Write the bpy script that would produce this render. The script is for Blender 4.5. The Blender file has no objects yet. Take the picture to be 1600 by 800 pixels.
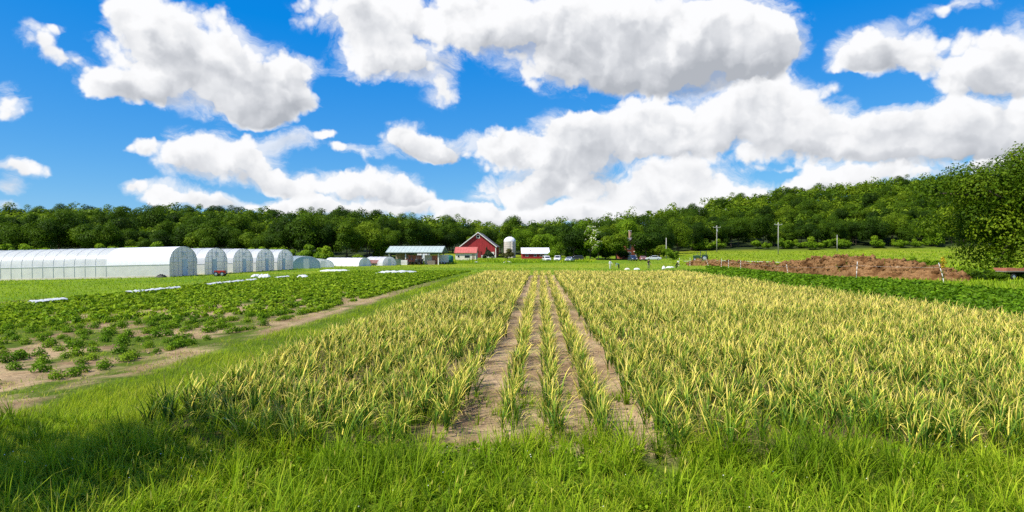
import bpy, bmesh, math, random
import numpy as np
from mathutils import Vector, Matrix

rng = np.random.default_rng(11)
random.seed(5)
SC = bpy.context.scene
COL = SC.collection
PI = math.pi
R = math.radians

# ------------------------------------------------------------------ camera
CAM_H = 2.8
FPX = 1000.0            # focal length in pixels of a 1600 px wide picture
cam_d = bpy.data.cameras.new('camera')
cam_d.sensor_width = 36.0
cam_d.lens = FPX / 1600.0 * 36.0
cam_d.shift_y = -7.0 / 1600.0
cam_d.clip_start = 0.05
cam_d.clip_end = 20000.0
cam = bpy.data.objects.new('camera', cam_d)
COL.objects.link(cam)
cam.location = (0, 0, CAM_H)
cam.rotation_euler = (R(90), 0, 0)
SC.camera = cam

# ------------------------------------------------------------------ sun
SUN_DIR = Vector((-0.62, -0.40, 0)).normalized()      # horizontal direction towards the sun
SUN_EL = R(52)
to_sun = Vector((SUN_DIR.x * math.cos(SUN_EL), SUN_DIR.y * math.cos(SUN_EL), math.sin(SUN_EL)))
sun_d = bpy.data.lights.new('sun', 'SUN')
sun_d.energy = 5.0
sun_d.angle = R(0.53)
sun_d.color = (1.0, 0.945, 0.85)
sun = bpy.data.objects.new('sun', sun_d)
COL.objects.link(sun)
sun.rotation_euler = (-to_sun).to_track_quat('-Z', 'Y').to_euler()
sun.location = (-40, -40, 60)

# ------------------------------------------------------------------ view
SC.view_settings.view_transform = 'Standard'
SC.view_settings.look = 'None'
SC.view_settings.exposure = 0.5
SC.view_settings.gamma = 1.0
SC.view_settings.use_curve_mapping = False
try:
    SC.cycles.max_bounces = 6
    SC.cycles.diffuse_bounces = 3
    SC.cycles.glossy_bounces = 2
    SC.cycles.transmission_bounces = 4
    SC.cycles.transparent_max_bounces = 8
    SC.cycles.use_denoising = False
    SC.cycles.sample_clamp_indirect = 4.0
except Exception:
    pass

# ------------------------------------------------------------------ node helper
class NT:
    def __init__(self, tree):
        self.t = tree; self.n = tree.nodes; self.l = tree.links
    def node(self, typ, **kw):
        nd = self.n.new(typ)
        for k, v in kw.items():
            setattr(nd, k, v)
        return nd
    def put(self, sock, v):
        if isinstance(v, bpy.types.NodeSocket):
            self.l.new(v, sock)
        elif v is not None:
            sock.default_value = v
    def math(self, op, a, b=None, c=None, clamp=False):
        nd = self.node('ShaderNodeMath', operation=op, use_clamp=clamp)
        for i, v in enumerate((a, b, c)):
            if v is not None: self.put(nd.inputs[i], v)
        return nd.outputs[0]
    def vmath(self, op, a, b=None, out=0):
        nd = self.node('ShaderNodeVectorMath', operation=op)
        self.put(nd.inputs[0], a)
        if b is not None:
            if op == 'SCALE': self.put(nd.inputs['Scale'], b)
            else: self.put(nd.inputs[1], b)
        return nd.outputs[out]
    def noise(self, vec, scale, detail=4, rough=0.55, dist=0.0, col=False):
        nd = self.node('ShaderNodeTexNoise')
        if vec is not None: self.put(nd.inputs['Vector'], vec)
        nd.inputs['Scale'].default_value = scale
        nd.inputs['Detail'].default_value = detail
        nd.inputs['Roughness'].default_value = rough
        nd.inputs['Distortion'].default_value = dist
        return nd.outputs['Color' if col else 'Fac']
    def smooth(self, v, a, b, lo=0.0, hi=1.0):
        nd = self.node('ShaderNodeMapRange', interpolation_type='SMOOTHSTEP')
        self.put(nd.inputs['Value'], v)
        nd.inputs['From Min'].default_value = a; nd.inputs['From Max'].default_value = b
        nd.inputs['To Min'].default_value = lo; nd.inputs['To Max'].default_value = hi
        return nd.outputs[0]
    def mix(self, fac, a, b, blend='MIX'):
        nd = self.node('ShaderNodeMix', data_type='RGBA', blend_type=blend)
        self.put(nd.inputs[0], fac); self.put(nd.inputs[6], a); self.put(nd.inputs[7], b)
        return nd.outputs[2]
    def ramp(self, fac, stops, interp='LINEAR'):
        nd = self.node('ShaderNodeValToRGB')
        cr = nd.color_ramp; cr.interpolation = interp
        while len(cr.elements) < len(stops): cr.elements.new(0.5)
        for e, (p, c) in zip(cr.elements, stops):
            e.position = p; e.color = (c[0], c[1], c[2], 1)
        self.put(nd.inputs[0], fac)
        return nd.outputs[0]

# ------------------------------------------------------------------ world: sky and cumulus clouds
# Each row: a puff of cloud as (x, y, half width, half height, weight); compass bearing and
# height above the horizon are worked out below from a 1600 px panorama sketch.
FAR_PUFFS = [   # low banks near the horizon
 (5,302,40,11,.9),(5,327,30,12,1),(20,274,62,24,1.1),
 (290,312,82,22,1.1),(212,298,30,12,.85),(345,318,60,15,1),
 (560,324,165,17,1.1),(470,324,75,18,1),(640,314,50,14,.9),
 (780,330,95,24,1.1),(740,338,60,18,1),(690,345,50,10,.8),(860,340,110,18,1),(950,335,140,22,1.1),(1050,308,120,28,1),(1160,314,85,24,1),
 (1000,290,70,26,.9),(1075,254,54,32,1.1),(1030,265,50,24,.9),(1165,240,48,24,1.1),(1110,285,70,24,.9),
 (1300,280,75,22,1.1),(1400,270,90,24,1.1),(1550,262,110,32,1.1),(1240,290,60,18,.9),(1230,262,90,9,.5),
]
MID_PUFFS = [
 (8,160,40,36,1.1),
 (285,250,50,42,1.1),(350,248,74,46,1.2),(412,248,44,44,1.1),(442,285,26,22,.9),(222,237,28,15,.95),
 (460,218,36,26,.85),(502,212,24,11,.65),
 (480,296,44,26,1.1),(592,296,84,33,1.2),(540,300,40,20,.9),(640,306,40,16,.9),
 (560,243,54,16,.66),(520,236,32,11,.55),
 (636,220,42,34,1.1),(682,232,46,25,1.1),(702,246,30,16,.9),
 (765,220,56,28,1.1),(850,238,110,48,1.2),(950,225,110,50,1.2),(870,284,100,22,1),(800,300,76,23,1),(905,305,110,30,1),
 (1010,188,120,42,1.2),(1110,205,130,48,1.2),(1230,178,92,52,1.1),(1310,202,95,38,1.1),(1180,150,90,36,1.1),
 (1250,235,80,26,.9),(1340,232,80,28,.95),(900,190,70,26,.8),(1380,190,60,28,.9),(1450,190,88,36,1.1),(1560,170,110,42,1),(1610,210,100,60,1.1),(1480,228,130,40,1.2),(1400,240,84,30,1.1),(1540,225,80,30,1),
]
NEAR_PUFFS = [
 (300,45,120,50,1.1),(250,85,100,48,1.1),(385,100,110,55,1.1),(330,145,170,48,1.1),(445,135,85,42,1.1),(195,140,75,30,1),(400,178,60,20,.9),(235,22,75,42,1.1),(478,95,40,20,.9),(160,128,46,24,.7),
 (62,60,42,30,.8),(104,94,44,18,.7),(90,40,20,10,.5),
 (560,22,100,40,1.1),(700,30,150,60,1.2),(850,36,150,75,1.2),(1000,40,150,85,1.3),(1130,60,110,70,1.2),(1205,55,64,54,1.1),(950,108,165,42,1.2),(1080,108,130,50,1.2),(580,88,62,42,1.1),(655,105,62,32,1.1),(690,150,34,28,.66),(1190,105,60,40,1),
 (1365,72,76,44,1.2),(1430,92,58,28,.9),(1325,92,48,22,1),(1490,10,100,20,.75),(1545,112,80,52,1.2),(1610,80,76,66,1.2),(1500,62,50,20,.75),(1480,128,60,36,.9),
]
def build_world():
    w = bpy.data.worlds.new('World'); SC.world = w; w.use_nodes = True
    T = NT(w.node_tree); T.n.clear()
    d = T.node('ShaderNodeTexCoord').outputs['Generated']
    # billowing warp of the direction
    wn = T.noise(d, 8.0, 5, 0.60, 0.0, col=True)
    wv = T.vmath('SCALE', T.vmath('SUBTRACT', wn, (0.5, 0.5, 0.5)), 0.075)
    dw = T.vmath('NORMALIZE', T.vmath('ADD', d, wv))
    sp = T.node('ShaderNodeSeparateXYZ'); T.put(sp.inputs[0], dw)
    az = T.math('ARCTAN2', sp.outputs[0], sp.outputs[1])
    el = T.math('ARCSINE', sp.outputs[2])
    cb = T.node('ShaderNodeCombineXYZ'); T.put(cb.inputs[0], az); T.put(cb.inputs[1], el)
    p = cb.outputs[0]
    def billow(vec):
        """rounded cauliflower heads at two sizes, 0..1"""
        acc = None
        for sc, wt in ((15.0, 0.62), (38.0, 0.38)):
            vn = T.node('ShaderNodeTexVoronoi', feature='F1', distance='EUCLIDEAN', voronoi_dimensions='2D')
            vn.inputs['Scale'].default_value = sc
            T.put(vn.inputs['Vector'], vec)
            q = T.math('MULTIPLY_ADD', vn.outputs['Distance'], -wt * 1.3, wt)
            acc = q if acc is None else T.math('ADD', acc, q)
        return acc
    nv = T.noise(d, 26.0, 3, 0.6, 0.0, col=True)
    db = T.vmath('ADD', p, T.vmath('SCALE', T.vmath('SUBTRACT', nv, (0.5, 0.5, 0.5)), 0.045))
    b1 = billow(db)
    b2 = billow(T.vmath('ADD', db, (-0.012, 0.022, 0.0)))
    grain = T.noise(d, 40.0, 5, 0.65)
    fine = T.math('MULTIPLY_ADD', b1, 0.85, T.math('MULTIPLY', grain, 0.45))          # about 0.2 .. 0.95
    med = T.noise(d, 9.0, 4, 0.55)
    wisp = T.noise(T.vmath('MULTIPLY', dw, (1.0, 1.0, 1.7)), 11.0, 6, 0.68, 0.6)
    relief = T.math('MULTIPLY', T.math('SUBTRACT', b2, b1), 0.9)
    relief = T.math('ADD', relief, T.math('MULTIPLY', T.math('SUBTRACT', med, 0.5), 1.9))
    sd = T.node('ShaderNodeSeparateXYZ'); T.put(sd.inputs[0], d)
    def layer(puffs, extra=None, grey=1.0):
        def chain(dx, dy, grow):
            acc = None
            for (x, y, a, b, wt) in puffs:
                x = x + dx * a; y = y + dy * b
                A = math.atan((x - 800) / FPX)
                E = math.atan((393 - y) / FPX * math.cos(A))
                sx = grow * a / FPX * math.cos(A) ** 2; sy = grow * b / FPX * math.cos(A) * math.cos(E) ** 2
                gr = T.node('ShaderNodeTexGradient', gradient_type='SPHERICAL')
                tm = gr.texture_mapping; tm.vector_type = 'TEXTURE'
                tm.translation = (A, E, 0); tm.scale = (sx, sy, 1)
                T.put(gr.inputs[0], p)
                acc = T.math('MULTIPLY', gr.outputs['Fac'], wt) if acc is None else T.math('MULTIPLY_ADD', gr.outputs['Fac'], wt, acc)
            return acc
        acc = chain(0, 0, 1.20)
        base = chain(0.18, 0.55, 1.20)                                    # the same puffs slid towards their shaded underside
        lit = T.math('SUBTRACT', acc, base)
        if extra is not None: acc = T.math('ADD', acc, extra)
        F = T.math('MULTIPLY_ADD', T.math('SUBTRACT', fine, 0.72), 1.15, acc)
        solid = T.math('MULTIPLY', T.smooth(F, 0.15, 0.60), T.smooth(acc, 0.05, 0.28))
        veil = T.smooth(T.math('MULTIPLY_ADD', T.math('SUBTRACT', wisp, 0.5), 2.2, acc), 0.18, 0.95, 0.0, 0.75)   # thin torn vapour round the solid cloud
        alpha = T.math('MAXIMUM', solid, T.math('MULTIPLY', veil, T.smooth(acc, 0.02, 0.3)))
        side = T.math('DIVIDE', lit, T.math('ADD', acc, 0.12))            # +1 towards the lit top, -1 at the base
        thick = T.smooth(acc, 0.35, 1.7)                                  # deep cloud is greyer
        dark = T.math('MULTIPLY_ADD', side, -0.85, T.math('MULTIPLY_ADD', thick, 0.55, relief))
        dark = T.math('MULTIPLY', T.math('ADD', dark, 0.24), T.smooth(acc, 0.15, 0.8))
        col = T.ramp(T.math('MULTIPLY', dark, grey * 0.62, clamp=True),
                     [(0.0, (0.95, 0.955, 0.97)), (0.15, (0.90, 0.905, 0.92)), (0.35, (0.77, 0.785, 0.815)), (0.6, (0.62, 0.64, 0.68)), (1.0, (0.44, 0.465, 0.51))])
        return alpha, col
    # the same broken cumulus carries on round the rest of the sky
    elsewhere = T.math('MAXIMUM', T.smooth(sd.outputs[1], 0.62, 0.42), T.smooth(sd.outputs[2], 0.40, 0.55))
    big = T.smooth(T.noise(T.vmath('MULTIPLY', dw, (1, 1, 1.8)), 2.6, 3, 0.5), 0.47, 0.75, 0, 1.6)
    extra = T.math('MULTIPLY', big, elsewhere)
    layers = [layer(FAR_PUFFS, None, 0.75), layer(MID_PUFFS, None, 0.9), layer(NEAR_PUFFS, extra, 1.08)]
    sky = T.node('ShaderNodeTexSky', sky_type='NISHITA')
    sky.sun_disc = False
    sky.sun_elevation = SUN_EL
    sky.sun_rotation = math.atan2(SUN_DIR.x, SUN_DIR.y)
    sky.altitude = 200.0
    sky.air_density = 1.0
    sky.dust_density = 0.0
    sky.ozone_density = 2.2
    SKY_K = 0.08
    deep = T.vmath('ADD', T.vmath('MULTIPLY', sky.outputs[0], (0.78, 0.90, 0.45)), (-0.090 / SKY_K, 0.060 / SKY_K, 0.60 / SKY_K))
    deep = T.vmath('MAXIMUM', deep, (0.04, 0.04, 0.04))
    c = T.vmath('SCALE', deep, SKY_K)
    for alpha, col in layers:
        c = T.mix(alpha, c, col)
    bg = T.node('ShaderNodeBackground'); T.put(bg.inputs[0], T.vmath('SCALE', c, 7.3)); bg.inputs[1].default_value = 0.1
    out = T.node('ShaderNodeOutputWorld'); T.l.new(bg.outputs[0], out.inputs[0])
    w.cycles.sampling_method = 'MANUAL'; w.cycles.sample_map_resolution = 256
build_world()

# ------------------------------------------------------------------ object helpers
def link(o, parent=None):
    COL.objects.link(o)
    if parent is not None: o.parent = parent
    return o
def tag(o, label=None, cat=None, group=None, kind=None):
    if label: o['label'] = label
    if cat: o['category'] = cat
    if group: o['group'] = group
    if kind: o['kind'] = kind
    return o
def empty(name, loc, rz=0.0):
    o = bpy.data.objects.new(name, None)
    o.location = loc; o.rotation_euler = (0, 0, rz)
    return link(o)
def part(name, mesh, parent, loc=(0, 0, 0), rz=0.0):
    o = bpy.data.objects.new(name, mesh); o.location = loc; o.rotation_euler = (0, 0, rz)
    return link(o, parent)
def copy_tree(o, parent=None):
    c = o.copy(); COL.objects.link(c); c.parent = parent
    for ch in o.children: copy_tree(ch, c)
    return c

ORD = ['first', 'second', 'third', 'fourth', 'fifth', 'sixth', 'seventh', 'eighth', 'ninth', 'tenth']
def nth(k):
    """1 -> first ... 21 -> 21st"""
    if k <= 10: return ORD[k - 1]
    return '%d%s' % (k, 'th' if 10 < k % 100 < 14 else {1: 'st', 2: 'nd', 3: 'rd'}.get(k % 10, 'th'))

class MB:
    """collects simple shapes, then becomes one mesh object"""
    def __init__(self): self.v = []; self.f = []
    def add(self, vs, fs):
        k = len(self.v); self.v += [tuple(p) for p in vs]; self.f += [tuple(i + k for i in q) for q in fs]; return self
    def box(self, x0, x1, y0, y1, z0, z1):
        return self.add([(x0,y0,z0),(x1,y0,z0),(x1,y1,z0),(x0,y1,z0),(x0,y0,z1),(x1,y0,z1),(x1,y1,z1),(x0,y1,z1)],
                        [(0,3,2,1),(4,5,6,7),(0,1,5,4),(1,2,6,5),(2,3,7,6),(3,0,4,7)])
    def tube(self, a, b, r, n=8, r2=None):
        a = Vector(a); b = Vector(b); r2 = r if r2 is None else r2
        d = (b - a).normalized(); u = d.orthogonal().normalized(); w = d.cross(u)
        vs = []
        for P, q in ((a, r), (b, r2)):
            for i in range(n):
                t = 2 * PI * i / n; vs.append(P + (u * math.cos(t) + w * math.sin(t)) * q)
        fs = [(i, (i + 1) % n, n + (i + 1) % n, n + i) for i in range(n)] + [tuple(range(n - 1, -1, -1)), tuple(range(n, 2 * n))]
        return self.add(vs, fs)
    def prism(self, poly, axis, c0, c1):
        """polygon (pairs) extruded along axis: 'y' polygon is (x,z); 'x' polygon is (y,z); 'z' polygon is (x,y)"""
        n = len(poly)
        def P(q, c): return {'y': (q[0], c, q[1]), 'x': (c, q[0], q[1]), 'z': (q[0], q[1], c)}[axis]
        vs = [P(q, c0) for q in poly] + [P(q, c1) for q in poly]
        fs = [(i, (i + 1) % n, n + (i + 1) % n, n + i) for i in range(n)] + [tuple(range(n - 1, -1, -1)), tuple(range(n, 2 * n))]
        return self.add(vs, fs)
    def lathe(self, prof, n=24, cx=0.0, cy=0.0, a0=0.0, a1=2 * PI):
        full = abs(a1 - a0 - 2 * PI) < 1e-6; m = n if full else n + 1
        vs = [(cx + r * math.cos(a0 + (a1 - a0) * i / n), cy + r * math.sin(a0 + (a1 - a0) * i / n), z) for (r, z) in prof for i in range(m)]
        fs = []
        for j in range(len(prof) - 1):
            for i in range(n):
                i2 = (i + 1) % m
                fs.append((j * m + i, j * m + i2, (j + 1) * m + i2, (j + 1) * m + i))
        return self.add(vs, fs)
    def mesh(self, mat, smooth=False, bevel=0.0, fixn=True):
        me = bpy.data.meshes.new('shape'); me.from_pydata(self.v, [], self.f)
        if fixn or bevel:
            bm = bmesh.new(); bm.from_mesh(me)
            bmesh.ops.recalc_face_normals(bm, faces=bm.faces)
            if bevel:
                bmesh.ops.bevel(bm, geom=[e for e in bm.edges if e.calc_face_angle(0) > 0.5], offset=bevel, segments=2, affect='EDGES', profile=0.6)
            bm.to_mesh(me); bm.free()
        if smooth:
            me.polygons.foreach_set('use_smooth', [True] * len(me.polygons))
        me.materials.append(mat)
        return me
    def build(self, name, mat, parent=None, smooth=False, bevel=0.0, loc=(0, 0, 0), rz=0.0):
        return part(name, self.mesh(mat, smooth, bevel), parent, loc, rz)

def np_mesh(name, verts, quads, mat, col=None, smooth=False):
    """verts (N,3), quads (M,4) numpy arrays, col (N,3) attribute"""
    me = bpy.data.meshes.new(name)
    verts = np.ascontiguousarray(verts, dtype=np.float32); quads = np.ascontiguousarray(quads, dtype=np.int32)
    k = quads.shape[1]
    me.vertices.add(len(verts)); me.vertices.foreach_set('co', verts.ravel())
    me.loops.add(quads.size); me.loops.foreach_set('vertex_index', quads.ravel())
    me.polygons.add(len(quads)); me.polygons.foreach_set('loop_start', np.arange(0, quads.size, k, dtype=np.int32))
    try: me.polygons.foreach_set('loop_total', np.full(len(quads), k, dtype=np.int32))
    except Exception: pass
    if smooth: me.polygons.foreach_set('use_smooth', np.ones(len(quads), dtype=bool))
    if col is not None:
        at = me.attributes.new('tint', 'FLOAT_COLOR', 'POINT')
        c4 = np.ones((len(verts), 4), dtype=np.float32); c4[:, :3] = col
        at.data.foreach_set('color', c4.ravel())
    me.update(calc_edges=True)
    me.materials.append(mat)
    return me

# ------------------------------------------------------------------ materials
def new_mat(name):
    m = bpy.data.materials.new(name); m.use_nodes = True
    T = NT(m.node_tree); T.n.clear()
    out = T.node('ShaderNodeOutputMaterial')
    return m, T, out
def surf(name, c, rough=0.7, var=0.15, scale=3.0, metal=0.0, spec=0.3, bump=0.0, c2=None, stretch=(1, 1, 1), streak=None):
    """painted / built surface with mottling"""
    m, T, out = new_mat(name)
    tc = T.node('ShaderNodeTexCoord').outputs['Object']
    v = T.vmath('MULTIPLY', tc, stretch)
    n1 = T.noise(v, scale, 5, 0.6)
    c2 = c2 or tuple(q * (1 - var * 2) for q in c)
    col = T.mix(T.smooth(n1, 0.35, 0.7), (*c, 1), (*c2, 1))
    b = T.node('ShaderNodeBsdfPrincipled')
    T.put(b.inputs['Base Color'], col)
    b.inputs['Roughness'].default_value = rough; b.inputs['Metallic'].default_value = metal
    b.inputs['Specular IOR Level'].default_value = spec
    if bump:
        bn = T.node('ShaderNodeBump'); bn.inputs['Strength'].default_value = bump; bn.inputs['Distance'].default_value = 0.02
        T.put(bn.inputs['Height'], T.noise(v, scale * 6, 4, 0.6)); T.l.new(bn.outputs[0], b.inputs['Normal'])
    T.l.new(b.outputs[0], out.inputs[0])
    return m
def film(name, c, trans=0.35, clear=0.0):
    m, T, out = new_mat(name)
    tc = T.node('ShaderNodeTexCoord').outputs['Object']
    n1 = T.noise(tc, 0.8, 5, 0.6)
    col = T.mix(T.smooth(n1, 0.3, 0.75), (*c, 1), (c[0] * .86, c[1] * .87, c[2] * .88, 1))
    b = T.node('ShaderNodeBsdfPrincipled'); T.put(b.inputs['Base Color'], col)
    b.inputs['Roughness'].default_value = 0.35; b.inputs['Specular IOR Level'].default_value = 0.4
    bn = T.node('ShaderNodeBump'); bn.inputs['Strength'].default_value = 0.25; bn.inputs['Distance'].default_value = 0.05
    T.put(bn.inputs['Height'], T.noise(tc, 1.6, 3, 0.5)); T.l.new(bn.outputs[0], b.inputs['Normal'])
    tr = T.node('ShaderNodeBsdfTranslucent'); T.put(tr.inputs['Color'], col)
    mx = T.node('ShaderNodeMixShader'); mx.inputs[0].default_value = trans
    T.l.new(b.outputs[0], mx.inputs[1]); T.l.new(tr.outputs[0], mx.inputs[2])
    res = mx.outputs[0]
    if clear:
        tp = T.node('ShaderNodeBsdfTransparent'); m2 = T.node('ShaderNodeMixShader'); m2.inputs[0].default_value = clear
        T.l.new(res, m2.inputs[1]); T.l.new(tp.outputs[0], m2.inputs[2]); res = m2.outputs[0]
    T.l.new(res, out.inputs[0])
    return m
def glass(name, c=(0.02, 0.025, 0.03)):
    m, T, out = new_mat(name)
    b = T.node('ShaderNodeBsdfPrincipled'); b.inputs['Base Color'].default_value = (*c, 1)
    b.inputs['Roughness'].default_value = 0.06; b.inputs['Specular IOR Level'].default_value = 0.7
    T.l.new(b.outputs[0], out.inputs[0]); return m
def leaf_mat(name, stops, trans=0.3, obj_var=0.25, rough=0.55, tcol=(1.15, 1.2, 0.6), spread=0.6):
    """foliage: tint.r along the leaf or height, tint.g random per leaf, tint.b random per clump; stops over a blend of these"""
    m, T, out = new_mat(name)
    at = T.node('ShaderNodeAttribute', attribute_name='tint')
    sp = T.node('ShaderNodeSeparateXYZ'); T.put(sp.inputs[0], at.outputs['Vector'])
    oi = T.node('ShaderNodeObjectInfo')
    k = T.math('ADD', sp.outputs[0], T.math('MULTIPLY', T.math('SUBTRACT', oi.outputs['Random'], 0.5), obj_var), clamp=True)
    col = T.ramp(k, stops)
    hv = T.math('MULTIPLY_ADD', sp.outputs[1], spread, 1 - spread / 2)
    col = T.vmath('SCALE', col, hv)
    b = T.node('ShaderNodeBsdfPrincipled'); T.put(b.inputs['Base Color'], col)
    b.inputs['Roughness'].default_value = rough; b.inputs['Specular IOR Level'].default_value = 0.08
    tr = T.node('ShaderNodeBsdfTranslucent'); T.put(tr.inputs['Color'], T.vmath('MULTIPLY', col, tcol))
    mx = T.node('ShaderNodeMixShader'); mx.inputs[0].default_value = trans
    T.l.new(b.outputs[0], mx.inputs[1]); T.l.new(tr.outputs[0], mx.inputs[2])
    T.l.new(mx.outputs[0], out.inputs[0])
    return m

M = {}
M['white_paint'] = surf('white_paint', (0.78, 0.76, 0.72), 0.6, 0.08, 1.5)
M['cream'] = surf('cream_siding', (0.72, 0.66, 0.55), 0.7, 0.08, 1.2)
M['barn_red'] = surf('barn_red', (0.36, 0.030, 0.034), 0.75, 0.14, 0.7, stretch=(3, 3, 0.5))
M['barn_red_dark'] = surf('barn_red_dark', (0.22, 0.022, 0.024), 0.75, 0.14, 0.7)
M['salmon_roof'] = surf('salmon_roof', (0.50, 0.135, 0.105), 0.5, 0.12, 1.0)
M['grey_roof'] = surf('grey_shingle', (0.16, 0.15, 0.15), 0.8, 0.15, 2.0)
M['green_roof'] = surf('green_metal_roof', (0.40, 0.465, 0.43), 0.5, 0.08, 1.2)
M['green_dark'] = surf('green_metal_dark', (0.05, 0.12, 0.085), 0.5, 0.1, 1.2)
M['white_roof'] = surf('white_metal_roof', (0.72, 0.74, 0.76), 0.35, 0.08, 1.0)
M['concrete'] = surf('silo_concrete', (0.56, 0.50, 0.45), 0.85, 0.12, 1.3, stretch=(1, 1, 0.35))
M['silo_dome'] = surf('silo_dome', (0.74, 0.73, 0.72), 0.45, 0.06, 1.0)
M['steel'] = surf('galvanised_steel', (0.42, 0.43, 0.44), 0.45, 0.1, 2.0, metal=0.5)
M['dark_steel'] = surf('dark_steel', (0.10, 0.11, 0.12), 0.5, 0.1, 2.0, metal=0.3)
M['wood'] = surf('weathered_wood', (0.30, 0.25, 0.20), 0.85, 0.15, 2.0, stretch=(4, 4, 0.6))
M['pole_wood'] = surf('grey_pole_wood', (0.40, 0.39, 0.36), 0.85, 0.12, 2.0, stretch=(4, 4, 0.4))
M['brick'] = surf('brick_red', (0.30, 0.085, 0.050), 0.9, 0.2, 4.0)
M['brick_orange'] = surf('brick_orange', (0.46, 0.16, 0.095), 0.85, 0.15, 3.0)
M['chimney'] = surf('chimney_brick', (0.48, 0.30, 0.20), 0.9, 0.15, 5.0)
M['black'] = surf('black_plastic', (0.012, 0.012, 0.013), 0.6, 0.1, 2.0)
M['rubber'] = surf('tyre_rubber', (0.018, 0.018, 0.018), 0.85, 0.1, 5.0)
M['chrome'] = surf('wheel_rim', (0.55, 0.56, 0.57), 0.3, 0.05, 3.0, metal=0.7)
M['glass'] = glass('window_glass')
M['lamp'] = surf('headlamp', (0.75, 0.76, 0.78), 0.15, 0.03, 3.0, spec=0.7)
M['tail'] = surf('tail_lamp', (0.35, 0.01, 0.01), 0.2, 0.03, 3.0, spec=0.7)
M['film'] = film('greenhouse_film', (0.86, 0.87, 0.88), 0.52)
M['film_new'] = film('greenhouse_film_bright', (0.90, 0.90, 0.90), 0.2)
M['film_side'] = film('greenhouse_side_film', (0.80, 0.79, 0.73), 0.30)
M['film_end'] = film('greenhouse_end_film', (0.96, 0.96, 0.95), 0.55)
M['film_low'] = film('greenhouse_end_film_low', (0.97, 0.92, 0.82), 0.55)
M['film_blue'] = film('greenhouse_film_blue', (0.42, 0.55, 0.62), 0.35, 0.25)
M['fabric'] = film('row_cover_fabric', (0.84, 0.85, 0.83), 0.25)
M['frame'] = surf('greenhouse_frame', (0.60, 0.61, 0.63), 0.5, 0.08, 2.0)
M['board'] = surf('base_board', (0.62, 0.56, 0.44), 0.8, 0.1, 2.0)
M['red_paint'] = surf('red_paint', (0.42, 0.035, 0.02), 0.45, 0.12, 2.0)
M['blue_barrel'] = surf('green_tank', (0.02, 0.16, 0.11), 0.4, 0.1, 2.0)
M['skin'] = surf('skin', (0.45, 0.26, 0.18), 0.6, 0.05, 8.0)
M['bark'] = surf('bark', (0.10, 0.075, 0.055), 0.95, 0.2, 3.0, stretch=(4, 4, 0.7), bump=0.4)
M['post'] = surf('fence_post_white', (0.74, 0.72, 0.68), 0.6, 0.1, 6.0)
M['twine'] = surf('fence_twine', (0.62, 0.60, 0.55), 0.7, 0.05, 6.0)

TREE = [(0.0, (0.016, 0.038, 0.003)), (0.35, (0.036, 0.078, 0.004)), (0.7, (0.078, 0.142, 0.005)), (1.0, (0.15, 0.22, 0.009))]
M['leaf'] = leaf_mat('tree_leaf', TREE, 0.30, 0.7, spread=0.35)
M['leaf_broad'] = leaf_mat('broad_tree_leaf', [(0.0, (0.018, 0.040, 0.003)), (0.4, (0.060, 0.115, 0.004)), (1.0, (0.24, 0.32, 0.012))], 0.33, 0.0, spread=0.4)
M['leaf_dark'] = leaf_mat('dark_leaf', [(0.0, (0.012, 0.022, 0.010)), (1.0, (0.035, 0.055, 0.020))], 0.15, 0.2)
M['leaf_brown'] = leaf_mat('brown_leaf', [(0.0, (0.045, 0.055, 0.012)), (1.0, (0.13, 0.12, 0.03))], 0.2, 0.2)
M['leaf_bright'] = leaf_mat('bright_leaf', [(0.0, (0.060, 0.125, 0.006)), (0.5, (0.135, 0.235, 0.008)), (1.0, (0.25, 0.35, 0.015))], 0.3, 0.4)
M['blossom'] = leaf_mat('white_blossom', [(0.0, (0.50, 0.52, 0.30)), (1.0, (0.80, 0.80, 0.62))], 0.25, 0.1)
M['leaf_yellow'] = leaf_mat('yellow_leaf', [(0.0, (0.30, 0.20, 0.015)), (1.0, (0.62, 0.42, 0.03))], 0.3, 0.1)
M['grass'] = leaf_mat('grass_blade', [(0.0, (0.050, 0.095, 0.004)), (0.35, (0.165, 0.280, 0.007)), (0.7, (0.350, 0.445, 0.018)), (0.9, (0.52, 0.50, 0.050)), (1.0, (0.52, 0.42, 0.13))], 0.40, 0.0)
M['garlic'] = leaf_mat('garlic_leaf', [(0.0, (0.035, 0.085, 0.010)), (0.28, (0.080, 0.175, 0.016)), (0.48, (0.28, 0.36, 0.030)), (0.70, (0.74, 0.60, 0.105)), (1.0, (0.86, 0.68, 0.26))], 0.17, 0.06, tcol=(1.1, 1.1, 0.7))
M['garlic_stem'] = leaf_mat('garlic_stem', [(0.0, (0.30, 0.26, 0.14)), (1.0, (0.10, 0.17, 0.03))], 0.1, 0.1)
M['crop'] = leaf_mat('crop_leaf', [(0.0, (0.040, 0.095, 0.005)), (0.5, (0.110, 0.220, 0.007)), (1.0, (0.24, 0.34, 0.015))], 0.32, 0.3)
M['clover'] = surf('clover_flower', (0.78, 0.78, 0.70), 0.8, 0.05, 9.0)

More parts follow.
